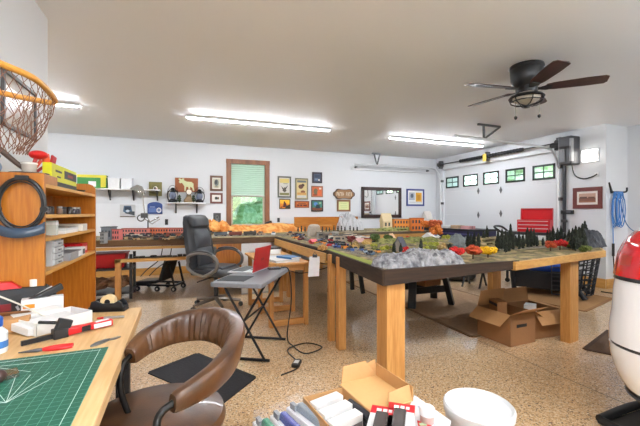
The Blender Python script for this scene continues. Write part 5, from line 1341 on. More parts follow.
q = mb(M((226, 214, 60), .45)); q.lo((-w/2-.001, -.0915, .2), (w/2+.001, -.089, .251)); q.lo((w*.3, -.092, .02), (w*.48, -.089, .2)); q.build('printed_band', parent=o, label='yellow printed band'); mb(WHITE).lo((-w*.12, -.0925, .03), (w*.14, -.09, .13)).build('label_patch', parent=o, label='white label')
for px, n, hh, c_, l_ in ((114.5, 12, .2, (240, 240, 240), 'plain white storage box next to the green box on the long wall shelf'), (127, 11, .2, (236, 238, 240), 'plain white storage box under the swing lamp on the long wall shelf')):
    p = onshelf(px, zs1, .14); w = wpx(n, px, YB-.14)
    o = thing('storage_box', l_, 'box', p); mb(M(c_, .5)).loft([[(-w*.46, -.09, 0), (w*.46, -.09, 0), (w*.46, .09, 0), (-w*.46, .09, 0)], [(-w/2, -.1, hh), (w/2, -.1, hh), (w/2, .1, hh), (-w/2, .1, hh)]]).build('body', parent=o, bevel=.006); mb(M((226, 228, 232), .5)).lo((-w/2-.01, -.105, hh), (w/2+.01, .105, hh+.015)).build('lid', parent=o)
def lantern(px, label, hpx, npx):
    p = onshelf(px, zs2, .1); h = (hpx)*(p.x*_s+p.y*_c)/F; r = wpx(npx, px, p.y)/2
    t_ = thing('lantern', label, 'lantern', p); BM_ = M((34, 34, 38), .4, .4)
    mb(BM_).lathe([(r*.8, 0), (r*.85, h*.03), (r*.85, h*.14), (r*.55, h*.18), (r*.5, h*.22)], 18).build('base', parent=t_, smooth=True)
    mb(M((120, 128, 150), .1)).lathe([(r*.45, h*.22), (r*.68, h*.36), (r*.66, h*.5), (r*.4, h*.62)], 18).build('globe', parent=t_, smooth=True)
    mb(BM_).lathe([(r*.5, h*.6), (r*.62, h*.64), (r*.3, h*.72), (r*.36, h*.76), (r*.34, h*.84), (r*.1, h*.88)], 18).build('cap', parent=t_, smooth=True)
    q = mb(BM_)
    for sg in (-1, 1): q.tube(bez([(sg*r*.75, 0, h*.12), (sg*r*.98, 0, h*.3), (sg*r*.95, 0, h*.55), (sg*r*.6, 0, h*.7), (sg*r*.3, 0, h*.76)], 6), r*.09, 7)
    q.build('side_tubes', parent=t_, smooth=True)
    mb(BM_).tube([(r*.95*math.cos(R(k)), 0, h*.6+h*.4*math.sin(R(k))) for k in range(0, 181, 12)], r*.05, 6).build('bail', parent=t_, smooth=True)
lantern(172.7, 'black barn lantern at the left end of the short shelf', 17, 10.5)
lantern(199.6, 'black barn lantern at the right end of the short shelf', 15.5, 9.5)
p = onshelf(188, zs2, .1); w = wpx(8, 188, p.y)
o = thing('mantel_clock', 'small brown clock figure with a pale round dial between the lanterns', 'clock', p)
mb(M((128, 104, 70), .5)).loft([[(-w*.55, -.05, 0), (w*.55, -.05, 0), (w*.55, .05, 0), (-w*.55, .05, 0)], [(-w*.5, -.05, .06), (w*.5, -.05, .06), (w*.5, .05, .06), (-w*.5, .05, .06)], [(-w*.2, -.03, .12), (w*.45, -.03, .12), (w*.45, .04, .12), (-w*.2, .04, .12)], [(-w*.1, -.03, .22), (w*.3, -.03, .24), (w*.3, .04, .24), (-w*.1, .04, .22)]]).build('body', parent=o, bevel=.008)
mb(M((238, 232, 216), .4)).cyl((w*.12, -.055, .22), (w*.12, -.03, .22), .055, n=20).build('dial', parent=o); mb(M((90, 70, 46), .5)).tube([(w*.12+.058*math.cos(k*.35), -.05, .22+.058*math.sin(k*.35)) for k in range(18)], .008, 6, True).build('bezel', parent=o)
for px, l_ in ((179.5, 'tiny green pine figurine right of the left lantern'), (193.2, 'tiny green pine figurine left of the right lantern')):
    p = onshelf(px, zs2, .09); o = thing('pine_figurine', l_, 'figurine', p)
    mb(M((60, 76, 50), .8)).lathe([(.05, .03), (.02, .07), (.045, .07), (.012, .12), (.03, .12), (.002, .17)], 10).build('foliage', parent=o); mb(TRK).cyl((0, 0, 0), (0, 0, .04), .012).build('trunk', parent=o)
# swing arm lamp
p = PY(139, 190, 7.5)
lm = thing('swing_arm_lamp', 'silver swing arm work lamp clamped to the layout below the long shelf', 'lamp', (PY(148, 223, 7.5).x, 7.5, ZT))
o0 = lm.location
def LM(px, py, Y=7.5): v = PY(px, py, Y) - Vector((o0.x, o0.y, o0.z)); return v
SV = M((190, 186, 180), .25, .8)
mb(SV).tube([LM(141.5, 189), LM(143, 196), LM(143.5, 205), LM(144.5, 213)], .012, 8).tube([LM(144.5, 213), LM(150, 222), LM(159, 217)], .012, 8).tube([LM(145, 219), LM(152, 224), LM(160, 219)], .009, 6).build('arm', parent=lm, smooth=True)
q = mb(SV); c_ = LM(138, 190); q.T = Matrix.Translation(c_) @ Matrix.Rotation(R(20), 4, 'Y'); q.lathe([(.05, .09), (.075, .06), (.13, 0), (.14, -.03), (.132, -.03), (.12, 0), (.06, .05)], 22, cap=False); q.build('shade', parent=lm, smooth=True)
q = mb(M((238, 236, 226), .3)); q.sph(c_+Vector((0, 0, -.0)), .05); q.build('bulb', parent=lm, smooth=True)
q = mb(M((60, 58, 56), .4)); q.box(LM(144.5, 215.5), (.12, .1, .09)); q.tube([LM(141, 218)+Vector((.06*math.cos(k*.5), 0, .06*math.sin(k*.5))) for k in range(13)], .012, 6, True); q.cyl((0, 0, 0), LM(148, 220), .012); q.build('clamp', parent=lm)
o = thing('outlet', 'small dark wall outlet right of the swing lamp', 'outlet', PY(166.5, 222, YW)); mb(M((60, 60, 62), .5)).lo((-.03, -.008, -.06), (.03, 0, .06)).build('plate', parent=o, bevel=.003); mb(BLACK).lo((-.015, -.011, -.04), (.015, -.008, -.01)).lo((-.015, -.011, .01), (.015, -.008, .04)).build('sockets', parent=o)
o = thing('outlet', 'small dark wall outlet right of the window above the orange ridge', 'outlet', PY(278.5, 220, YW)); mb(M((60, 60, 62), .5)).lo((-.03, -.008, -.05), (.03, 0, .05)).build('plate', parent=o, bevel=.003); mb(BLACK).lo((-.015, -.011, -.035), (.015, -.008, .035)).build('sockets', parent=o)

# ================================================================== garage door hardware
GV = M((214, 215, 217), .4, .3); GVD = M((96, 96, 98), .4, .7)
xt = XR - .12
def track_set(name, label, Y, px_end, zt, inner, lj):
    xe = (PY(px_end[0], px_end[1], Y)).x
    t_ = thing(name, label, 'garage door track', (XR-.06, Y, 0))
    X0 = XR-.06
    pts = [(0, 0, .1), (0, 0, DZ-.32)] + [(-.32+.32*math.cos(R(a)), 0, DZ-.32+.36*math.sin(R(a))) for a in (20, 40, 60, 75, 90)] + [(xe-X0, 0, zt)]
    pts = [Vector(p) for p in pts]
    mb(GV).tube(pts[:2], .028, 6).build('vertical_track', parent=t_)
    mb(GV).tube(pts[1:], .022, 6).build('horizontal_track', parent=t_)
    mb(GVD).lo((-.01, -.06, .8), (.06, .0, .86)).lo((-.01, -.06, 1.5), (.06, .0, 1.56)).lo((-.01, -.06, 2.1), (.06, .0, 2.16)).build('wall_brackets', parent=t_)
    return t_, X0
t1, X0 = track_set('door_track', 'galvanised track at the left side of the garage door running along the ceiling', DY1+.05, (355, 165), 2.47, 1, 0)
def hanger(t_, X0, Y, px_a, px_b, apex, zt):
    A, B, Cc = PY(px_a[0], px_a[1], Y), PY(px_b[0], px_b[1], Y), PY(apex[0], apex[1], Y)
    o_ = Vector((X0, Y, 0)); q = mb(GVD)
    A.z = B.z = ZC-.015
    q.bar(A-o_, B-o_, .035, .03); q.bar((A+(B-A)*.25)-o_, Cc-o_, .03, .006+.02); q.bar(B-o_, Cc-o_, .03, .026)
    q.build('ceiling_hanger', parent=t_, label='grey angle iron ceiling hanger')
hanger(t1, X0, DY1+.05, (372, 155), (380, 154), (377, 165), 2.47)
t2, X0 = track_set('door_track', 'galvanised track at the right side of the garage door below the ceiling fan', DY0-.05, (455, 135), 2.53, -1, 0)
hanger(t2, X0, DY0-.05, (478, 123), (500, 116), (484, 139), 2.53)
o = thing('wall_lift_rail', 'white lateral brace rail running beside the left garage track', 'rail', (0, 0, 0)); o.location = (4.0, YB-.06, 2.36)
mb(M((226, 226, 228), .4)).lo((0, -.02, 0), (2.55, .02, .03)).build('channel', parent=o); mb(GVD).lo((.1, -.025, .05), (.14, .06, .08)).lo((2.3, -.025, .05), (2.34, .06, .08)).build('brackets', parent=o)
# torsion bar
zb0 = 2.575; xs_ = XR-.1
tb_ = thing('torsion_bar', 'torsion spring bar above the garage door', 'spring bar', (xs_, DY0-.15, zb0))
LB = DY1-DY0+.25
mb(GVD).tube([(0, 0, 0), (0, LB, 0)], .014, 8).build('shaft', parent=tb_, smooth=True)
ya, yb_ = PX(523, 150, xs_).y-DY0+.15, PX(460, 162, xs_).y-DY0+.15
q = mb(M((44, 44, 48), .4, .5)); n_ = 46
q.lathe([(.036, 0)] + [(.042 if k % 2 else .034, (k+.5)/n_*(yb_-ya)) for k in range(n_)] + [(.036, yb_-ya)], 14); sp = q.build('spring', parent=tb_, label='dark coiled spring'); sp.location = (0, ya, 0); sp.rotation_euler = (R(-90), 0, 0)
for y in (.06, LB-.06): 
    q = mb(M((70, 70, 72), .4, .6)); q.lathe([(.03, -.04), (.06, -.035), (.055, 0), (.06, .035), (.03, .04)], 18); d_ = q.build('cable_drum', parent=tb_); d_.location = (0, y, 0); d_.rotation_euler = (R(90), 0, 0)
ym = PX(486, 158, xs_).y-DY0+.15
mb(M((228, 196, 90), .6)).lo((-.05, ym-.05, -.12), (-.044, ym+.05, .05)).build('warning_tag', parent=tb_, label='yellow warning tag')
mb(GVD).lo((.0, ym-.03, -.1), (.098, ym+.03, .1)).lo((.0, .02, -.1), (.098, .1, .1)).lo((.0, LB-.1, -.1), (.098, LB-.02, .1)).build('bearing_plates', parent=tb_)
# opener motor
a, b_ = PX(562, 150, XR-.15), PX(575.5, 150, XR-.15); za, zb2 = PX(568, 165, XR-.15).z, PX(568, 137, XR-.15).z
op = thing('door_opener', 'black wall mounted garage door opener motor at the top right of the door', 'door opener', (XR, (a.y+b_.y)/2, za))
hw = abs(a.y-b_.y)/2; hh = zb2-za
mb(M((54, 54, 58), .4)).lo((-.26, -hw, 0), (-.02, hw, hh)).build('housing', parent=op, bevel=.02, seg=3)
mb(M((96, 96, 100), .3)).lo((-.275, -hw*.1, .05), (-.258, hw*.8, hh*.55)).build('panel', parent=op, bevel=.006, label='glossy grey front panel')
mb(M((150, 150, 152), .3)).lo((-.262, -hw-.002, hh*.1), (-.2, -hw+.03, hh*.9)).build('light_lens', parent=op)
mb(BLACK).box((-.1, hw+.07, hh*.75), (.16, .12, .16)).cyl((-.16, hw+.0, hh*.78), (-.16, hw+.2, hh*.78), .05).build('drive_head', parent=op, bevel=.01)
mb(BLACK).tube(bez([(-.1, -hw*.2, 0), (-.06, -hw*.4, -.18), (-.03, -hw*1.4, -.26), (-.02, -hw*2.6, -.24), (-.02, -hw*3.3, -.2)], 8), .011, 6).build('cable', parent=op, smooth=True)
mb(WHITE).lo((-.02, -hw*3.4, -.24), (-.002, -hw*2.9, -.17)).build('outlet_plate', parent=op)
# vertical lock bar with keypad
a = PX(563, 200, XR-.05)
vb = thing('door_jamb_bar', 'black vertical jamb bar right of the garage door', 'bar', (XR-.012, a.y-.01, 0)); mb(M((60, 60, 64), .4, .4)).lo((-.03, -.025, .6), (0, .025, PX(563, 166, XR-.05).z)).build('bar', parent=vb, bevel=.003); mb(GVD).lo((-.035, -.05, 1.1), (0, .05, 1.15)).build('bracket', parent=vb)
a = PX(568, 212, XR)
kp = thing('door_lock', 'black horizontal lock box on the wall below the opener', 'lock', (XR, a.y, a.z)); mb(BLACK).lo((-.05, -.11, -.035), (-.001, .1, .035)).build('body', parent=kp, bevel=.006); mb(M((90, 90, 94), .3)).lo((-.053, -.08, -.015), (-.05, .0, .015)).build('panel', parent=kp)
# wall lamp (lit)
a, b_ = PX(584, 155.5, XR), PX(598.5, 155.5, XR); za, zb2 = PX(591, 161.5, XR).z, PX(591, 150, XR).z
wl = thing('wall_light', 'glowing white rectangular light on the wall right of the opener', 'wall light', (XR, (a.y+b_.y)/2, (za+zb2)/2)); w = abs(a.y-b_.y)/2; h = (zb2-za)/2
mb(WHITE).lo((-.03, -w-.01, -h-.01), (-.001, w+.01, h+.01)).build('base', parent=wl, bevel=.004); mb(GLOW((255, 253, 248), 7)).lo((-.07, -w, -h), (-.03, w, h)).build('diffuser', parent=wl, bevel=.012)
# hose
a = PY(609, 193, YJ)
hs = thing('air_hose', 'coiled bright blue air hose on a hook at the wall corner', 'hose', (PY(614, 200, YJ).x, YJ, 0))
HB = M((70, 130, 200), .4); q = mb(HB); zt0 = PY(612, 192, YJ).z; zl = PY(612, 226, YJ).z
for k in range(7):
    dx = (k-3)*.022; lz = zl + .05*((k*37) % 5)/5 - .02; wv = .075+.02*(k % 3)
    q.tube([( -.02+dx*.6+wv*math.cos(R(t_))*(.55 if math.sin(R(t_)) > .5 else 1), -.04-.012*k, (zt0+lz)/2+(zt0-lz)/2*math.sin(R(t_))) for t_ in range(0, 360, 15)], .0075, 6, True)
q.build('coil', parent=hs, smooth=True)
b_ = PY(609, 270, YJ); q = mb(HB); q.tube(bez([(-.1, -.05, zt0-.1), (-.12, -.05, 1.2), (-.11, -.05, .75)], 8), .008, 6); q.build('tail', parent=hs, smooth=True)
mb(BLACK).tube([(-.11, -.05, .76), (-.11, -.05, .55)], .02, 8).tube(bez([(-.11, -.05, .55), (-.14, -.1, .12), (-.3, -.25, .015), (-.55, -.3, .015), (-.6, -.15, .015)], 6), .01, 6).build('coupling', parent=hs, smooth=True)
q = mb(M((70, 110, 150), .4)); q.tube(bez([(.06, -.05, zt0), (.13, -.06, zt0-.35), (.17, -.15, zt0-.62), (.18, -.5, zt0-.82)], 8), .008, 6); q.build('lead', parent=hs, smooth=True)
mb(BLACK).tube([(-.14, -.0, zt0+.16), (-.1, -.03, zt0-.02)], .016, 8).tube(bez([(-.1, 0, zt0), (0, -.05, zt0+.0), (.1, -.12, zt0), (.13, -.12, zt0+.07)], 6), .014, 8).build('hook', parent=hs, label='black hook')
# red tool box on a cart
a, b_ = PX(516, 232, 5.7), PX(551, 232, 6.2)
cy = PX(533, 232, 5.9)
YT, XT, ZTB = cy.y, 5.95, .93
ct = thing('tool_cart', 'black rolling cart under the red tool box in front of the garage door', 'cart', (XT, YT, 0), R(-66))
mb(M((40, 42, 44), .4)).lo((-.5, -.22, ZTB-.05), (.42, .22, ZTB)).build('top', parent=ct, bevel=.008); mb(M((40, 42, 44), .4)).lo((-.42, -.2, .2), (.4, .2, .23)).build('shelf', parent=ct)
for x in (-.4, .38):
    for y in (-.19, .19): mb(BLACK).lo((x-.018, y-.018, .06), (x+.018, y+.018, ZTB-.05)).build('leg', parent=ct)
for x in (-.4, .38):
    for y in (-.19, .19): mb(BLACK).cyl((x, y-.015, .04), (x, y+.015, .04), .04, n=12).build('caster', parent=ct)
mb(BLACK).tube(bez([(-.5, -.2, ZTB-.02), (-.62, -.2, ZTB+.07), (-.66, 0, ZTB+.09), (-.62, .2, ZTB+.07), (-.5, .2, ZTB-.02)], 8), .02, 8).build('handle', parent=ct, smooth=True)
RT = M((204, 20, 34), .3)
tbx = thing('tool_box', 'bright red metal tool chest with its lid open, before the garage door', 'tool box', (XT, YT, ZTB), R(-66))
W2, D2 = .255, .14
mb(RT).lo((-W2, -D2, 0), (W2, D2, .22)).build('body', parent=tbx, bevel=.005)
for k in range(3):
    d_ = mb(RT).lo((-W2+.015, -D2-.012, .015+k*.065), (W2-.015, -D2, .07+k*.065)).build('drawer', parent=tbx, bevel=.003)
    mb(M((226, 214, 214), .3, .4)).lo((-W2+.02, -D2-.02, .058+k*.065), (W2-.02, -D2-.012, .07+k*.065)).build('pull', parent=d_, label='silver drawer pull')
q = mb(RT); q.T = Matrix.Translation((0, D2, .22)) @ Matrix.Rotation(R(-6), 4, 'X')
q.lo((-W2, -.01, 0), (W2, .0, .2)); q.lo((-W2, -.07, 0), (-W2+.01, 0, .2)); q.lo((W2-.01, -.07, 0), (W2, 0, .2)); q.lo((-W2, -.07, .19), (W2, 0, .2)); q.build('lid', parent=tbx, bevel=.003)
mb(M((226, 220, 216), .4)).lo((-.2, -.1, .2), (.1, .0, .2)).build('tray', parent=tbx)
# navy bench
a, b_ = PZ(443, 232, .88), PZ(476, 233, .88)
nb = thing('storage_bench', 'dark navy storage bench along the garage door beyond the layout', 'bench', (6.0, 6.55, 0), R(-88))
NV = M((36, 34, 74), .5); mb(NV).lo((-.95, -.35, .0), (.85, .3, .88)).build('body', parent=nb, bevel=.01); mb(M((22, 24, 30), .5)).lo((-.97, -.37, .88), (.87, .32, .92)).build('top', parent=nb, bevel=.005)
mb(M((70, 70, 120), .5)).lo((-.93, -.356, .8), (.83, -.35, .83)).build('stripe', parent=nb)
rnd = random.Random(12)
items = [('pale', (206, 204, 196), -.7), ('beige', (206, 190, 160), -.4), ('white', (230, 230, 226), -.1), ('tan', (190, 160, 130), .2), ('pink', (206, 150, 150), .5)]
for n_, c_, x in items:
    ca, sa = math.cos(R(-88)), math.sin(R(-88)); y = -.15
    o = thing('box', n_ + ' low parcel in the row on the navy bench top', 'box', (6.0+x*ca-y*sa, 6.55+x*sa+y*ca, .92), R(-88)+rnd.uniform(-.2, .2))
    h = rnd.uniform(.04, .08); mb(M(c_, .6)).lo((-.12, -.1, 0), (.11, .1, h)).build('carton', parent=o, bevel=.006); mb(M(tuple(int(v*.8) for v in c_), .6)).lo((-.121, -.02, .004), (.111, .02, h+.002)).build('band', parent=o)

# ================================================================== ceiling fan
fx, fy = 3.29, 2.6
fan = thing('ceiling_fan', 'dark five-bladed hugger ceiling fan with a caged light', 'ceiling fan', (fx, fy, ZC))
FM = M((34, 33, 34), .4, .3)
mb(FM).lathe([(.03, 0), (.155, 0), (.16, -.02), (.148, -.035), (.152, -.05), (.146, -.15), (.12, -.2), (.1, -.22), (.03, -.222)][::-1], 32).build('motor_housing', parent=fan, smooth=True)
mb(FM).lathe([(.02, -.30), (.09, -.30), (.1, -.27), (.1, -.22)], 28).build('switch_housing', parent=fan, smooth=True)
BL = WOOD((46, 24, 20), (84, 46, 38), 'X', .4, 6)
for k in range(5):
    a = R(26 + 72*k)
    q = mb(BL); pts = [(.17, -.045), (.24, -.062), (.5, -.075), (.64, -.07), (.67, -.05), (.672, .04), (.65, .066), (.5, .07), (.24, .06), (.17, .045)]
    q.T = Matrix.Rotation(R(-12), 4, 'X'); q.prism(pts, -.004, .004); bl = q.build('blade', parent=fan); bl.location = (0, 0, -.235); bl.rotation_euler = (0, 0, a)
    q = mb(FM); q.T = Matrix.Rotation(R(-12), 4, 'X'); q.prism([(.0, -.02), (.12, -.02), (.17, -.04), (.22, -.035), (.22, .035), (.17, .04), (.12, .02), (0, .02)], -.013, -.005); q.build('blade_iron', parent=bl)
mb(FM).lathe([(.05, -.30), (.15, -.305), (.165, -.325), (.15, -.335)], 28, cap=False).build('light_rim', parent=fan, smooth=True)
mb(M((206, 196, 180), .15)).sph((0, 0, -.325), .13, (1, 1, .5)).build('glass_bowl', parent=fan, smooth=True)
q = mb(FM)
for k in range(6):
    a = R(60*k); q.tube([(.155*math.cos(a)*c_, .155*math.sin(a)*c_, -.33-.075*s_) for c_, s_ in ((1, 0), (.92, .5), (.6, .9), (.1, 1.0))], .006, 6)
q.lathe([(.03, -.41), (.03, -.425), (.01, -.43)], 12); q.tube([(.145*math.cos(R(k)), .145*math.sin(R(k)), -.365) for k in range(0, 360, 20)], .006, 6, True); q.build('cage', parent=fan)
for sx, zz in ((-.11, .19), (.13, .17)):
    ch = mb(M((130, 124, 116), .4, .6)).tube([(sx*.9304, -sx*.3665, -.32), (sx*.9304, -sx*.3665, -.32-zz)], .003, 5).build('pull_chain', parent=fan)
    mb(BLACK).lathe([(.004, .0), (.016, -.01), (.016, -.025), (.004, -.04)], 10, (sx*.9304, -sx*.3665, -.32-zz)).build('pull', parent=ch)

# ================================================================== floor mats, boxes, chair by the layout
def rug(name, label, pts, col, h=.008, bump=.5, sc=60, border=None):
    o = thing(name, label, 'mat', (pts[0][0], pts[0][1], 0)); P = [(x-pts[0][0], y-pts[0][1]) for x, y in pts]
    mb(M(col, .9, 0, .25, sc, bump)).prism(P, 0.0, h).build('pile', parent=o)
    c = Vector((sum(p[0] for p in P)/len(P), sum(p[1] for p in P)/len(P))); q = mb(M(border or tuple(int(v*.7) for v in col), .8))
    for a, b_ in zip(P, P[1:]+P[:1]):
        q.bar((*a, h*.6), (*b_, h*.6), .035, h*1.1)
    q.build('border', parent=o)
rug('floor_mat', 'large brown grid-textured mat on the floor under the layout', [(2.78, 2.82), (4.25, 2.78), (4.2, 5.9), (2.84, 5.9)], (178, 146, 112), border=(132, 100, 68), bump=.9, sc=26)
rug('floor_mat', 'tan rug on the floor under the dark wicker chair', [(4.85, 3.0), (5.95, 3.3), (5.9, 4.4), (4.6, 4.3)], (176, 132, 84), border=(150, 108, 66))
rug('floor_mat', 'dark brown door mat on the floor beside the vehicle', [(3.5, 2.17), (3.72, 1.75), (4.5, 1.9), (4.3, 2.42)], (92, 70, 52), border=(70, 50, 36))
a_ = [PZ(150, 373, 0), PZ(197, 354.5, 0), PZ(254, 378, 0), PZ(222, 403, 0)]
rug('floor_mat', 'black rubber floor mat behind the leather chair', [(a_[3].x, a_[3].y), (a_[2].x, a_[2].y), (a_[1].x, a_[1].y), (a_[0].x, a_[0].y)], (40, 40, 44), border=(30, 30, 32))
def carton(name, label, x0, x1, y0, y1, h, flaps, z=0, rz=0, col=CARD):
    cx_, cy_ = (x0+x1)/2, (y0+y1)/2; w, d = (x1-x0)/2, (y1-y0)/2; tk = .004
    t_ = thing(name, label, 'cardboard box', (cx_, cy_, z), rz)
    q = mb(col); q.lo((-w, -d, 0), (w, d, tk)); q.lo((-w, -d, 0), (w, -d+tk, h)); q.lo((-w, d-tk, 0), (w, d, h)); q.lo((-w, -d, 0), (-w+tk, d, h)); q.lo((w-tk, -d, 0), (w, d, h)); q.build('body', parent=t_)
    for side, ln, ang in flaps:    # ang from straight up, positive outward
        s_, c_ = math.sin(R(ang))*ln, math.cos(R(ang))*ln; e = .003
        q = mb(CARD)
        if side == 'f': q.slab([(-w, -d, h), (w, -d, h), (w, -d-s_, h+c_), (-w, -d-s_, h+c_)], (0, .003, .003))
        if side == 'b': q.slab([(-w, d, h), (w, d, h), (w, d+s_, h+c_), (-w, d+s_, h+c_)], (0, -.003, .003))
        if side == 'l': q.slab([(-w, -d, h), (-w, d, h), (-w-s_, d*.96, h+c_), (-w-s_, -d*.96, h+c_)], (.003, 0, .003))
        if side == 'r': q.slab([(w, -d, h), (w, d, h), (w+s_, d*.96, h+c_), (w+s_, -d*.96, h+c_)], (-.003, 0, .003))
        q.build('flap', parent=t_)
    return t_
cb = carton('cardboard_box', 'open brown cardboard box on the floor by the right front post, the left of two', 2.90, 3.25, 2.47, 2.86, .3, [('l', .16, 125), ('f', .15, 60), ('b', .17, -15), ('r', .17, 120)], 0, R(2), M((150, 106, 66), .75, 0, .08, 60))
mb(BLACK).lo((-.09, -.1965, .17), (.05, -.195, .2)).build('hand_hole', parent=cb)
cb = carton('cardboard_box', 'open brown cardboard box right behind the post, the right of two', 3.32, 3.7, 2.52, 2.92, .27, [('f', .14, 140), ('b', .15, 10), ('r', .15, 100)], 0, R(-3), M((150, 106, 66), .75, 0, .08, 60))
o = thing('carton', 'small white carton sticking out of the right cardboard box', 'box', (3.42, 2.66, .004), R(30)); mb(WHITE).lo((-.06, -.05, 0), (.06, .05, .31)).build('body', parent=o, bevel=.003); mb(M((206, 206, 206), .6)).lo((-.061, -.051, .2), (.061, .051, .24)).build('band', parent=o)
o = thing('carton', 'brown inner carton standing inside the left cardboard box', 'box', (3.02, 2.72, .005), R(-20)); mb(CARDD).lo((-.05, -.1, 0), (.05, .06, .38)).build('body', parent=o, bevel=.002); mb(BLACK).lo((-.051, -.1, .33), (-.0495, .06, .36)).build('tape', parent=o)
# sawhorse bench (black) with wooden box
sh_ = thing('step_stool', 'black plastic sawhorse stool under the layout behind the corner post', 'stool', (3.19, 4.12, 0), R(-3))
SB = M((26, 28, 30), .4)
for sx in (-1, 1):
    for sy in (-1, 1):
        mb(SB).bar((sx*.32, sy*.2, 0), (sx*.25, sy*.12, .44), .1, .07).build('leg', parent=sh_, bevel=.006)
mb(SB).bar((-.28, -.15, .22), (.28, -.15, .22), .04, .09).bar((-.28, .15, .22), (.28, .15, .22), .04, .09).build('crossbar', parent=sh_, bevel=.004)
mb(SB).lo((-.27, -.15, .42), (.27, .15, .47)).build('top', parent=sh_, bevel=.008)
o = thing('wooden_box', 'small open wooden box resting on the bars of the black stool', 'box', (3.22, 4.12, .267), R(10)); mb(CARDD).lo((-.15, -.14, 0), (.16, .14, .07)).build('carton', parent=o, bevel=.003); mb(CARD).slab([(-.15, -.14, .07), (.16, -.14, .07), (.2, -.22, .1), (-.1, -.22, .1)], (0, .003, .003)).build('flap', parent=o)
s2_ = thing('step_stool', 'black stool behind the first one, seen just right of the pine legs under the layout', 'stool', (2.45, 5.1, 0), R(5))
for sx in (-1, 1):
    for sy in (-1, 1): mb(SB).bar((sx*.22, sy*.16, 0), (sx*.17, sy*.12, .44), .06, .05).build('leg', parent=s2_, bevel=.006)
mb(SB).lo((-.22, -.16, .42), (.22, .16, .47)).build('top', parent=s2_, bevel=.008)
tr = mb(M((30, 30, 32), .6)); tr.tube([(.33*math.cos(R(k)), .33*math.sin(R(k)), 0) for k in range(0, 360, 15)], .085, 12, True)
o = tr.build('tire', smooth=True, loc=(4.95, 5.5, .085)); tag(o, 'black tire lying flat on the floor beyond the brown mat', 'tire')
cst = thing('folding_stool', 'small black folding stool with crossed legs beside the wicker chair', 'stool', (4.75, 4.75, 0), R(30))
for sy in (-1, 1):
    for sg in (-1, 1): mb(BLACK).bar((-.18*sg, sy*.14+.012*sg, 0), (.18*sg, sy*.14+.012*sg, .42), .03, .02).build('leg', parent=cst)
mb(M((40, 42, 46), .7)).lo((-.2, -.16, .42), (.2, .16, .44)).build('seat', parent=cst, bevel=.004)
# wicker chair
wc = thing('wicker_chair', 'dark wicker armchair with a bright blue seat cushion beside the layout end', 'armchair', (5.45, 3.89, 0), R(117)); wc.scale = (1.3, 1.0, 1)
WK = M((34, 36, 42), .6, 0, .35, 90, .8)
# local +X forward
pad('seat_base', [(-.28, .14, .3, .26, 1, 0)] + [(-.28, .36, .3, .28, 1, 0)], WK, wc)
o_ = mb(WK).lo((-.3, -.31, .1), (.34, .31, .37)).build('seat_box', parent=wc, bevel=.02, seg=3)
bpy.data.objects.remove(wc.children[0], do_unlink=True)
q = mb(WK); rings = []
for i in range(13):
    a = R(90+15*i); rings.append([(-.05+.36*math.cos(a)*(1+.25*t_), .36*math.sin(a)*(1+.15*t_), .06+t_*(.82 - .22*abs(math.sin(a))**2)) for t_ in [k/9 for k in range(10)]])
q.loft(rings, closed=False, cap=False); bk = q.build('back_lattice', parent=wc, label='open woven dark lattice back'); wf = bk.modifiers.new('w', 'WIREFRAME'); wf.thickness = .02; wf.use_replace = True
for sg in (-1, 1):
    mb(WK).tube(bez([(-.05, sg*.4, .72), (.15, sg*.37, .62), (.33, sg*.33, .58), (.36, sg*.31, .36), (.34, sg*.3, .02)], 6), .03, 8).build('arm', parent=wc, smooth=True)
    mb(WK).tube([(-.3, sg*.24, .12), (-.36, sg*.27, 0.02)], .03, 8).build('leg', parent=wc, smooth=True)
mb(M((26, 76, 176), .7, 0, .1, 20)).lo((-.24, -.28, .37), (.36, .28, .49)).build('cushion', parent=wc, bevel=.045, seg=4, smooth=True, label='bright blue seat cushion')

# ================================================================== foreground bottom: cartons, models, bucket
bc = carton('cardboard_carton', 'large closed brown carton at the bottom edge carrying the open tray box', .5, 1.05, .75, 1.5, .36, [])
mb(CARD).lo((-.275, -.375, .36), (.275, .375, .365)).build('lid', parent=bc)
ZB = .367
tr_ = thing('tray_box', 'open tan cardboard box with its lid folded back, holding small white boxes', 'cardboard box', (.51, 1.50, ZB), R(5))
TH = .083; TW, TL = .205, .40
TB = M((200, 152, 98), .75, 0, .05, 60)
q = mb(TB); tk = .005
q.lo((0, -TL, 0), (TW, 0, tk)); q.lo((0, -TL, 0), (tk, 0, TH)); q.lo((TW-tk, -TL, 0), (TW, 0, TH)); q.lo((0, -tk, 0), (TW, 0, TH)); q.lo((0, -TL, 0), (TW, -TL+tk, TH)); q.build('tray', parent=tr_)
q = mb(M((222, 178, 118), .75, 0, .04, 60)); q.lo((TW, -.24, TH-.004), (TW+.215, .03, TH)); q.build('lid', parent=tr_, label='lid folded back, pale inside')
q = mb(TB); q.slab([(TW+.01, .03, TH), (TW+.2, .03, TH), (TW+.16, .05, TH+.075), (TW+.03, .05, TH+.07)], (0, .004, 0)); q.build('flap', parent=tr_)
q = mb(TB); q.lo((TW+.211, -.24, TH), (TW+.216, .03, TH+.06)); q.slab([(TW+.19, .03, TH), (TW+.216, .03, TH), (TW+.216, .045, TH+.075), (TW+.17, .05, TH+.06)], (0, .004, 0)); q.build('flap', parent=tr_)
q = mb(TB); q.slab([(TW+.215, -.24, TH+.001), (TW+.08, -.24, TH+.001), (TW+.1, -.22, TH+.05), (TW+.215, -.22, TH+.06)], (0, .004, 0)); q.build('flap', parent=tr_)
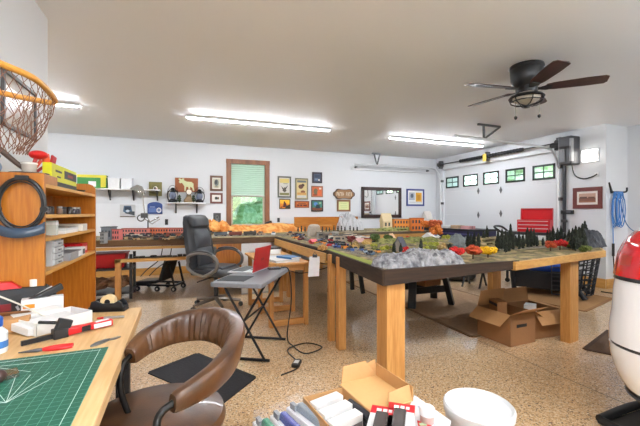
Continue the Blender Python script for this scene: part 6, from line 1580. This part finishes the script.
for k, l_ in enumerate(('white model box in the tray, the farthest of three', 'white model box in the tray, the middle of three', 'white model box in the tray, the nearest of three')):
    o = thing('model_box', l_, 'box', rel(tr_, .092, -.055-.08*k, ZB-ZB+tk+.001), R(5+10)); o.location.z = ZB+tk+.001
    mb(M((238, 236, 232), .5)).lo((-.075, -.023, 0), (.075, .027, .075)).build('carton', parent=o, bevel=.002)
    mb(M((120, 120, 124), .4)).lo((-.0765, -.02, .01), (-.0745, .024, .06)).lo((-.07, -.0242, .012), (.07, -.0225, .045)).build('window', parent=o, label='grey window side')
o = thing('model_locomotive', 'black model locomotive lying at the right side of the tray', 'model locomotive', rel(tr_, .182, -.1, .006), R(5-85)); o.location.z = ZB+.006
mb(BLACK).lo((0, -.014, .008), (.2, .014, .05)).build('chassis', parent=o, bevel=.003); mb(M((50, 50, 54), .35)).cyl((.0, 0, .058), (.14, 0, .058), .016, n=14).build('boiler', parent=o, smooth=True)
for k in range(4): mb(M((90, 90, 94), .4, .5)).cyl((.03+k*.045, -.017, .02), (.03+k*.045, .017, .02), .018, n=14).build('wheel', parent=o)
# red white packs on the right
for k, l_ in enumerate(('red and white blister pack leaning over the tray lid, left of a second one', 'red and white blister pack leaning over the tray lid, right of the first one')):
    a = PZ(385+17*k, 407-3*k, .47)
    o = thing('blister_pack', l_, 'pack', (a.x, a.y, .458), R(-38))
    mb(M((240, 240, 240), .4)).lo((-.052, -.24, 0), (.052, .0, .012)).build('card', parent=o)
    mb(M((206, 28, 40), .4)).lo((-.0525, -.055, .0005), (.0525, .0005, .0135)).build('header', parent=o, label='red header')
    mb(WHITE).lo((-.03, -.04, .0135), (-.01, -.02, .0142)).lo((-.004, -.042, .0135), (.012, -.018, .0142)).lo((.018, -.04, .0135), (.032, -.02, .0142)).build('header_mark', parent=o)
    mb(M((70, 62, 60), .25)).lo((-.028, -.235, .012), (.022, -.065, .032)).build('model_tray', parent=o, bevel=.008, label='dark blister window')
a = PZ(403, 398, .40)
ws = thing('paper_sheet', 'large white paper sheet with a corner pointing up, beside the bucket', 'paper', (0, 0, ZB))
pp = [PZ(414.5, 396, ZB), PZ(451, 422, ZB), PZ(440, 470, ZB), PZ(395, 440, ZB)]
mb(M((238, 240, 244), .7)).prism([(v.x, v.y) for v in pp], .001, .005).build('sheet', parent=ws)
mb(M((196, 206, 226), .7)).bar((*(pp[0]*.8+pp[2]*.2).xy, .0056), (*(pp[1]*.7+pp[3]*.3).xy, .0056), .01, .001).build('printed_line', parent=ws)
a = PZ(432, 424, ZB+.006)
cp = thing('bottle_cap', 'white plastic cup standing on the paper sheet beside the bucket', 'cup', (a.x-.01, a.y+.02, ZB+.006)); mb(M((190, 160, 150), .4)).lathe([(.028, 0), (.029, .004), (.03, .036)], 24).build('body', parent=cp, smooth=True); mb(WHITE).lathe([(.0315, .034), (.032, .062), (.029, .066), (.001, .066)], 24).build('cap', parent=cp, smooth=True)
a = PZ(421, 422, ZB+.01); o = thing('flag_marker', 'small red triangular tag on the paper sheet', 'tag', (a.x, a.y-.02, ZB+.0055), R(-20)); mb(RDP).prism([(-.02, .03), (.04, -.02), (-.03, -.03)], 0, .006).build('tag', parent=o); mb(M((170, 200, 160), .5)).lo((-.02, -.01, .006), (.01, .01, .0065)).build('print', parent=o)
# clear packs at left
cb2 = carton('cardboard_carton', 'small brown carton at the bottom edge under the clear model packs', .235, .455, 1.16, 1.50, .34, [])
mb(CARD).lo((-.11, -.17, .34), (.11, .17, .344)).build('lid', parent=cb2)
BLI = bpy.data.materials.new('clear_blister'); BLI.use_nodes = True
_t = BLI.node_tree; _p = _t.nodes['Principled BSDF']; _p.inputs['Base Color'].default_value = lin((240, 240, 243)); _p.inputs['Roughness'].default_value = .3
_tr = _t.nodes.new('ShaderNodeBsdfTransparent'); _mx = _t.nodes.new('ShaderNodeMixShader'); _mx.inputs[0].default_value = .06
_t.links.new(_tr.outputs[0], _mx.inputs[1]); _t.links.new(_p.outputs[0], _mx.inputs[2]); _t.links.new(_mx.outputs[0], _t.nodes['Material Output'].inputs['Surface'])
def clear_pack(label, px, py, w, L, rz, col, zt):
    a = PZ(px, py, zt)
    t_ = thing('model_pack', label, 'model pack', (a.x, a.y, .346), rz)
    mb(M((240, 238, 240), .3)).lo((-w/2, -L, 0), (w/2, 0, .05)).build('tray', parent=t_, bevel=.006)
    mb(M(col, .3)).loft([[(-w*.24, -L*.95, .05), (w*.3, -L*.95, .05), (w*.3, -.045, .05), (-w*.24, -.045, .05)], [(-w*.16, -L*.93, .085), (w*.24, -L*.93, .085), (w*.24, -.06, .085), (-w*.16, -.06, .085)]]).build('model', parent=t_, bevel=.006, label='moulded model shell')
    mb(M((150, 154, 160), .4)).lo((-w*.36, -.06, .05), (-w*.1, -.02, .075)).build('cab', parent=t_)
    mb(BLI).lo((-w/2+.003, -L+.003, .05), (w/2-.003, -.003, .095)).build('blister', parent=t_)
clear_pack('clear pack with a green model shell at the bottom edge, leftmost of three', 259, 411, .062, .24, R(10), (38, 130, 96), .43)
clear_pack('clear pack with a blue model shell, middle of three', 276, 405, .062, .26, R(12), (52, 66, 150), .43)
clear_pack('clear pack with a grey model shell, rightmost of three beside the tray box', 292, 397, .066, .30, R(16), (150, 162, 172), .43)
bk_ = thing('bucket', 'white plastic bucket with a white lid at the bottom edge', 'bucket', (1.262, 1.238, 0)); bk_.scale = (.97, .97, 1.03)
WP = M((218, 219, 220), .35)
mb(WP).lathe([(.13, 0), (.132, .01), (.148, .34), (.148, .365)], 40).build('body', parent=bk_, smooth=True)
mb(WP).lathe([(.155, .355), (.157, .385), (.15, .392), (.143, .384), (.138, .380), (.0, .380)], 48).build('lid', parent=bk_, smooth=True)
mb(STEEL).tube([(.152*math.cos(R(k)), .152*math.sin(R(k)), .30-.16*math.sin(R((k+180)*1.0))*1) for k in range(180, 361, 12)], .004, 6).build('bail', parent=bk_, smooth=True)

# ================================================================== parked vehicle (rear corner in view)
car = thing('car', 'white parked vehicle at the right edge showing its rear corner and red tail lamp', 'car', (0, 0, .008))
CW = M((240, 241, 243), .18, 0, 0, 10, 0, .9)
YC = .375
def cring(z, xr, xf, hw, rc, n=9):
    pts = []
    for cx0, cy0, a0 in ((xr+rc, hw-rc, 90), (xr+rc, -hw+rc, 180), (xf-rc, -hw+rc, 270), (xf-rc, hw-rc, 0)):
        for i in range(n):
            a = R(a0+90*i/(n-1)); pts.append((cx0+rc*math.cos(a), YC+cy0+rc*math.sin(a), z))
    return pts
def cent(px, rc, D=2.60):
    """corner circle centre whose outline stands at the photo's outline on this level"""
    a = math.atan((px-CX)/F) + YAW + math.asin(rc/D)
    return D*math.sin(a)-rc, D*math.cos(a)-YC+rc, rc        # rear x, half width, corner radius
bump = [(.33, cent(624, .24)), (.37, cent(618, .24)), (.43, cent(613, .24)), (.49, cent(610, .24)), (.55, cent(608.6, .24))]
upper = [(.566, cent(608.4, .24)), (.64, cent(608.3, .24)), (.69, cent(609.6, .235)), (.74, cent(611.2, .23)), (.85, cent(612.6, .22)), (.95, cent(616.0, .21)), (1.05, cent(620, .21)), (1.12, cent(627, .215)), (1.17, cent(638, .22)), (1.2, cent(650, .23))]
mb(CW).loft([cring(z, *(c[0], 6.45, c[1], c[2])) for z, c in bump]).build('rear_bumper', parent=car, smooth=True)
cs_ = cent(610.2, .24)
mb(M((50, 50, 52), .4)).loft([cring(z, cs_[0], 6.44, cs_[1], cs_[2]) for z in (.55, .566)]).build('bumper_seam', parent=car)
mb(CW).loft([cring(z, c[0], 6.43, c[1], c[2]) for z, c in upper]).build('body', parent=car, smooth=True)
ct_ = upper[-1][1]
mb(CW).loft([cring(z, ct_[0]+dx, xf, ct_[1]-dw, .23) for z, dx, xf, dw in ((1.19, 0, 5.0, 0), (1.25, .03, 4.8, .02), (1.6, .22, 4.4, .12), (1.72, .4, 4.2, .18), (1.75, .6, 4.0, .26))]).build('cabin', parent=car, smooth=True)
mb(M((26, 30, 34), .06)).loft([cring(z, ct_[0]+dx, xf, ct_[1]-dw, .23) for z, dx, xf, dw in ((1.28, .035, 4.8, .022), (1.56, .19, 4.47, .10))]).build('window_band', parent=car, smooth=True, label='dark glass')
mb(M((28, 26, 26), .6)).loft([cring(z, xr, 6.3, hw, rc) for z, (xr, hw, rc) in ((.22, cent(646, .2)), (.28, cent(630, .22)), (.33, cent(625, .24)))]).build('lower_valance', parent=car, label='black lower bumper')
rt_ = cent(626, .22); mb(M((110, 110, 112), .3, .6)).tube([p for p in cring(.3, rt_[0], 6.3, rt_[1], rt_[2])[2:9]], .007, 6).build('reflector_trim', parent=car)
TL, t, b = newmat('red_lens'); b.inputs['Base Color'].default_value = lin((196, 8, 20)); b.inputs['Roughness'].default_value = .08; b.inputs['Coat Weight'].default_value = 1
def lampring(z, xr, hw, rc, off):
    pts = []
    for i in range(13):
        a = R(78+102*i/12); pts.append((xr+rc+(rc+off)*math.cos(a), YC+hw-rc+(rc+off)*math.sin(a), z))
    pts.append((xr-off, YC+hw-rc-.18, z)); return pts
def uz(z):
    for (z0, c0), (z1, c1) in zip(upper, upper[1:]):
        if z0 <= z <= z1:
            f_ = (z-z0)/(z1-z0); return tuple(a+(b2-a)*f_ for a, b2 in zip(c0, c1))
lampz = [(z, *uz(z)) for z in (.925, .95, 1.0, 1.05, 1.09, 1.12, 1.15, 1.168)]
for yy in (1, -1):
    outer = [lampring(*p, .010) for p in lampz]; inner = [lampring(*p, -.01)[::-1] for p in lampz]
    rings = [o_ + i_ for o_, i_ in zip(outer, inner)]
    if yy < 0: rings = [[(p[0], 2*YC-p[1], p[2]) for p in r] for r in rings]
    tl_ = mb(TL).loft(rings).build('tail_lamp', parent=car, smooth=True, label='red tail lamp')
    r3 = [[(p[0], (2*YC-p[1] if yy < 0 else p[1]), p[2]) for p in lampring(z, *uz(z), .0135)[8:11]] for z in (.985, 1.04)]
    q = mb(M((170, 60, 50), .1)); q.loft(r3, closed=False, cap=False); q.build('lens_insert', parent=tl_, label='pale lens insert')
    r4 = [lampring(z, *uz(z), .006) + lampring(z, *uz(z), -.01)[::-1] for z in (.905, .925)]
    if yy < 0: r4 = [[(p[0], 2*YC-p[1], p[2]) for p in r] for r in r4]
    mb(M((60, 60, 62), .3, .5)).loft(r4).build('lamp_trim', parent=car)
for x in (3.15, 5.6):
    for sg in (-1, 1):
        y = YC+sg*.80
        q = mb(M((26, 26, 28), .7)); q.lathe([(.22, -.11), (.33, -.11), (.355, -.08), (.355, .08), (.33, .11), (.22, .11)], 32); w_ = q.build('wheel', parent=car, smooth=True); w_.location = (x, y, .355); w_.rotation_euler = (R(90), 0, 0)
        q = mb(M((170, 172, 176), .3, .8)); q.lathe([(.02, -.09), (.23, -.1), (.23, .1), (.02, .09)], 24); q.build('rim', parent=w_, smooth=True)
cmat = thing('containment_mat', 'dark grey garage mat with a raised black edge under the vehicle', 'mat', (2.37, 1.37, 0))
mb(M((66, 64, 62), .8, 0, .2, 40)).lo((0, -2.4, 0), (4.25, .0, .006)).build('sheet', parent=cmat)
q = mb(M((30, 30, 32), .45)); q.tube(bez([(-.02, .0, .03), (.3, .012, .033), (.55, -.004, .03), (.6, .0, .034), (1.2, .0, .03), (4.25, 0, .03)], 6), .025, 10); q.build('raised_edge', parent=cmat, smooth=True, label='raised black edge')
mb(M((30, 30, 32), .45)).tube([(-.02, 0, .026), (-.02, -2.4, .026)], .024, 10).build('raised_edge', parent=cmat, smooth=True)
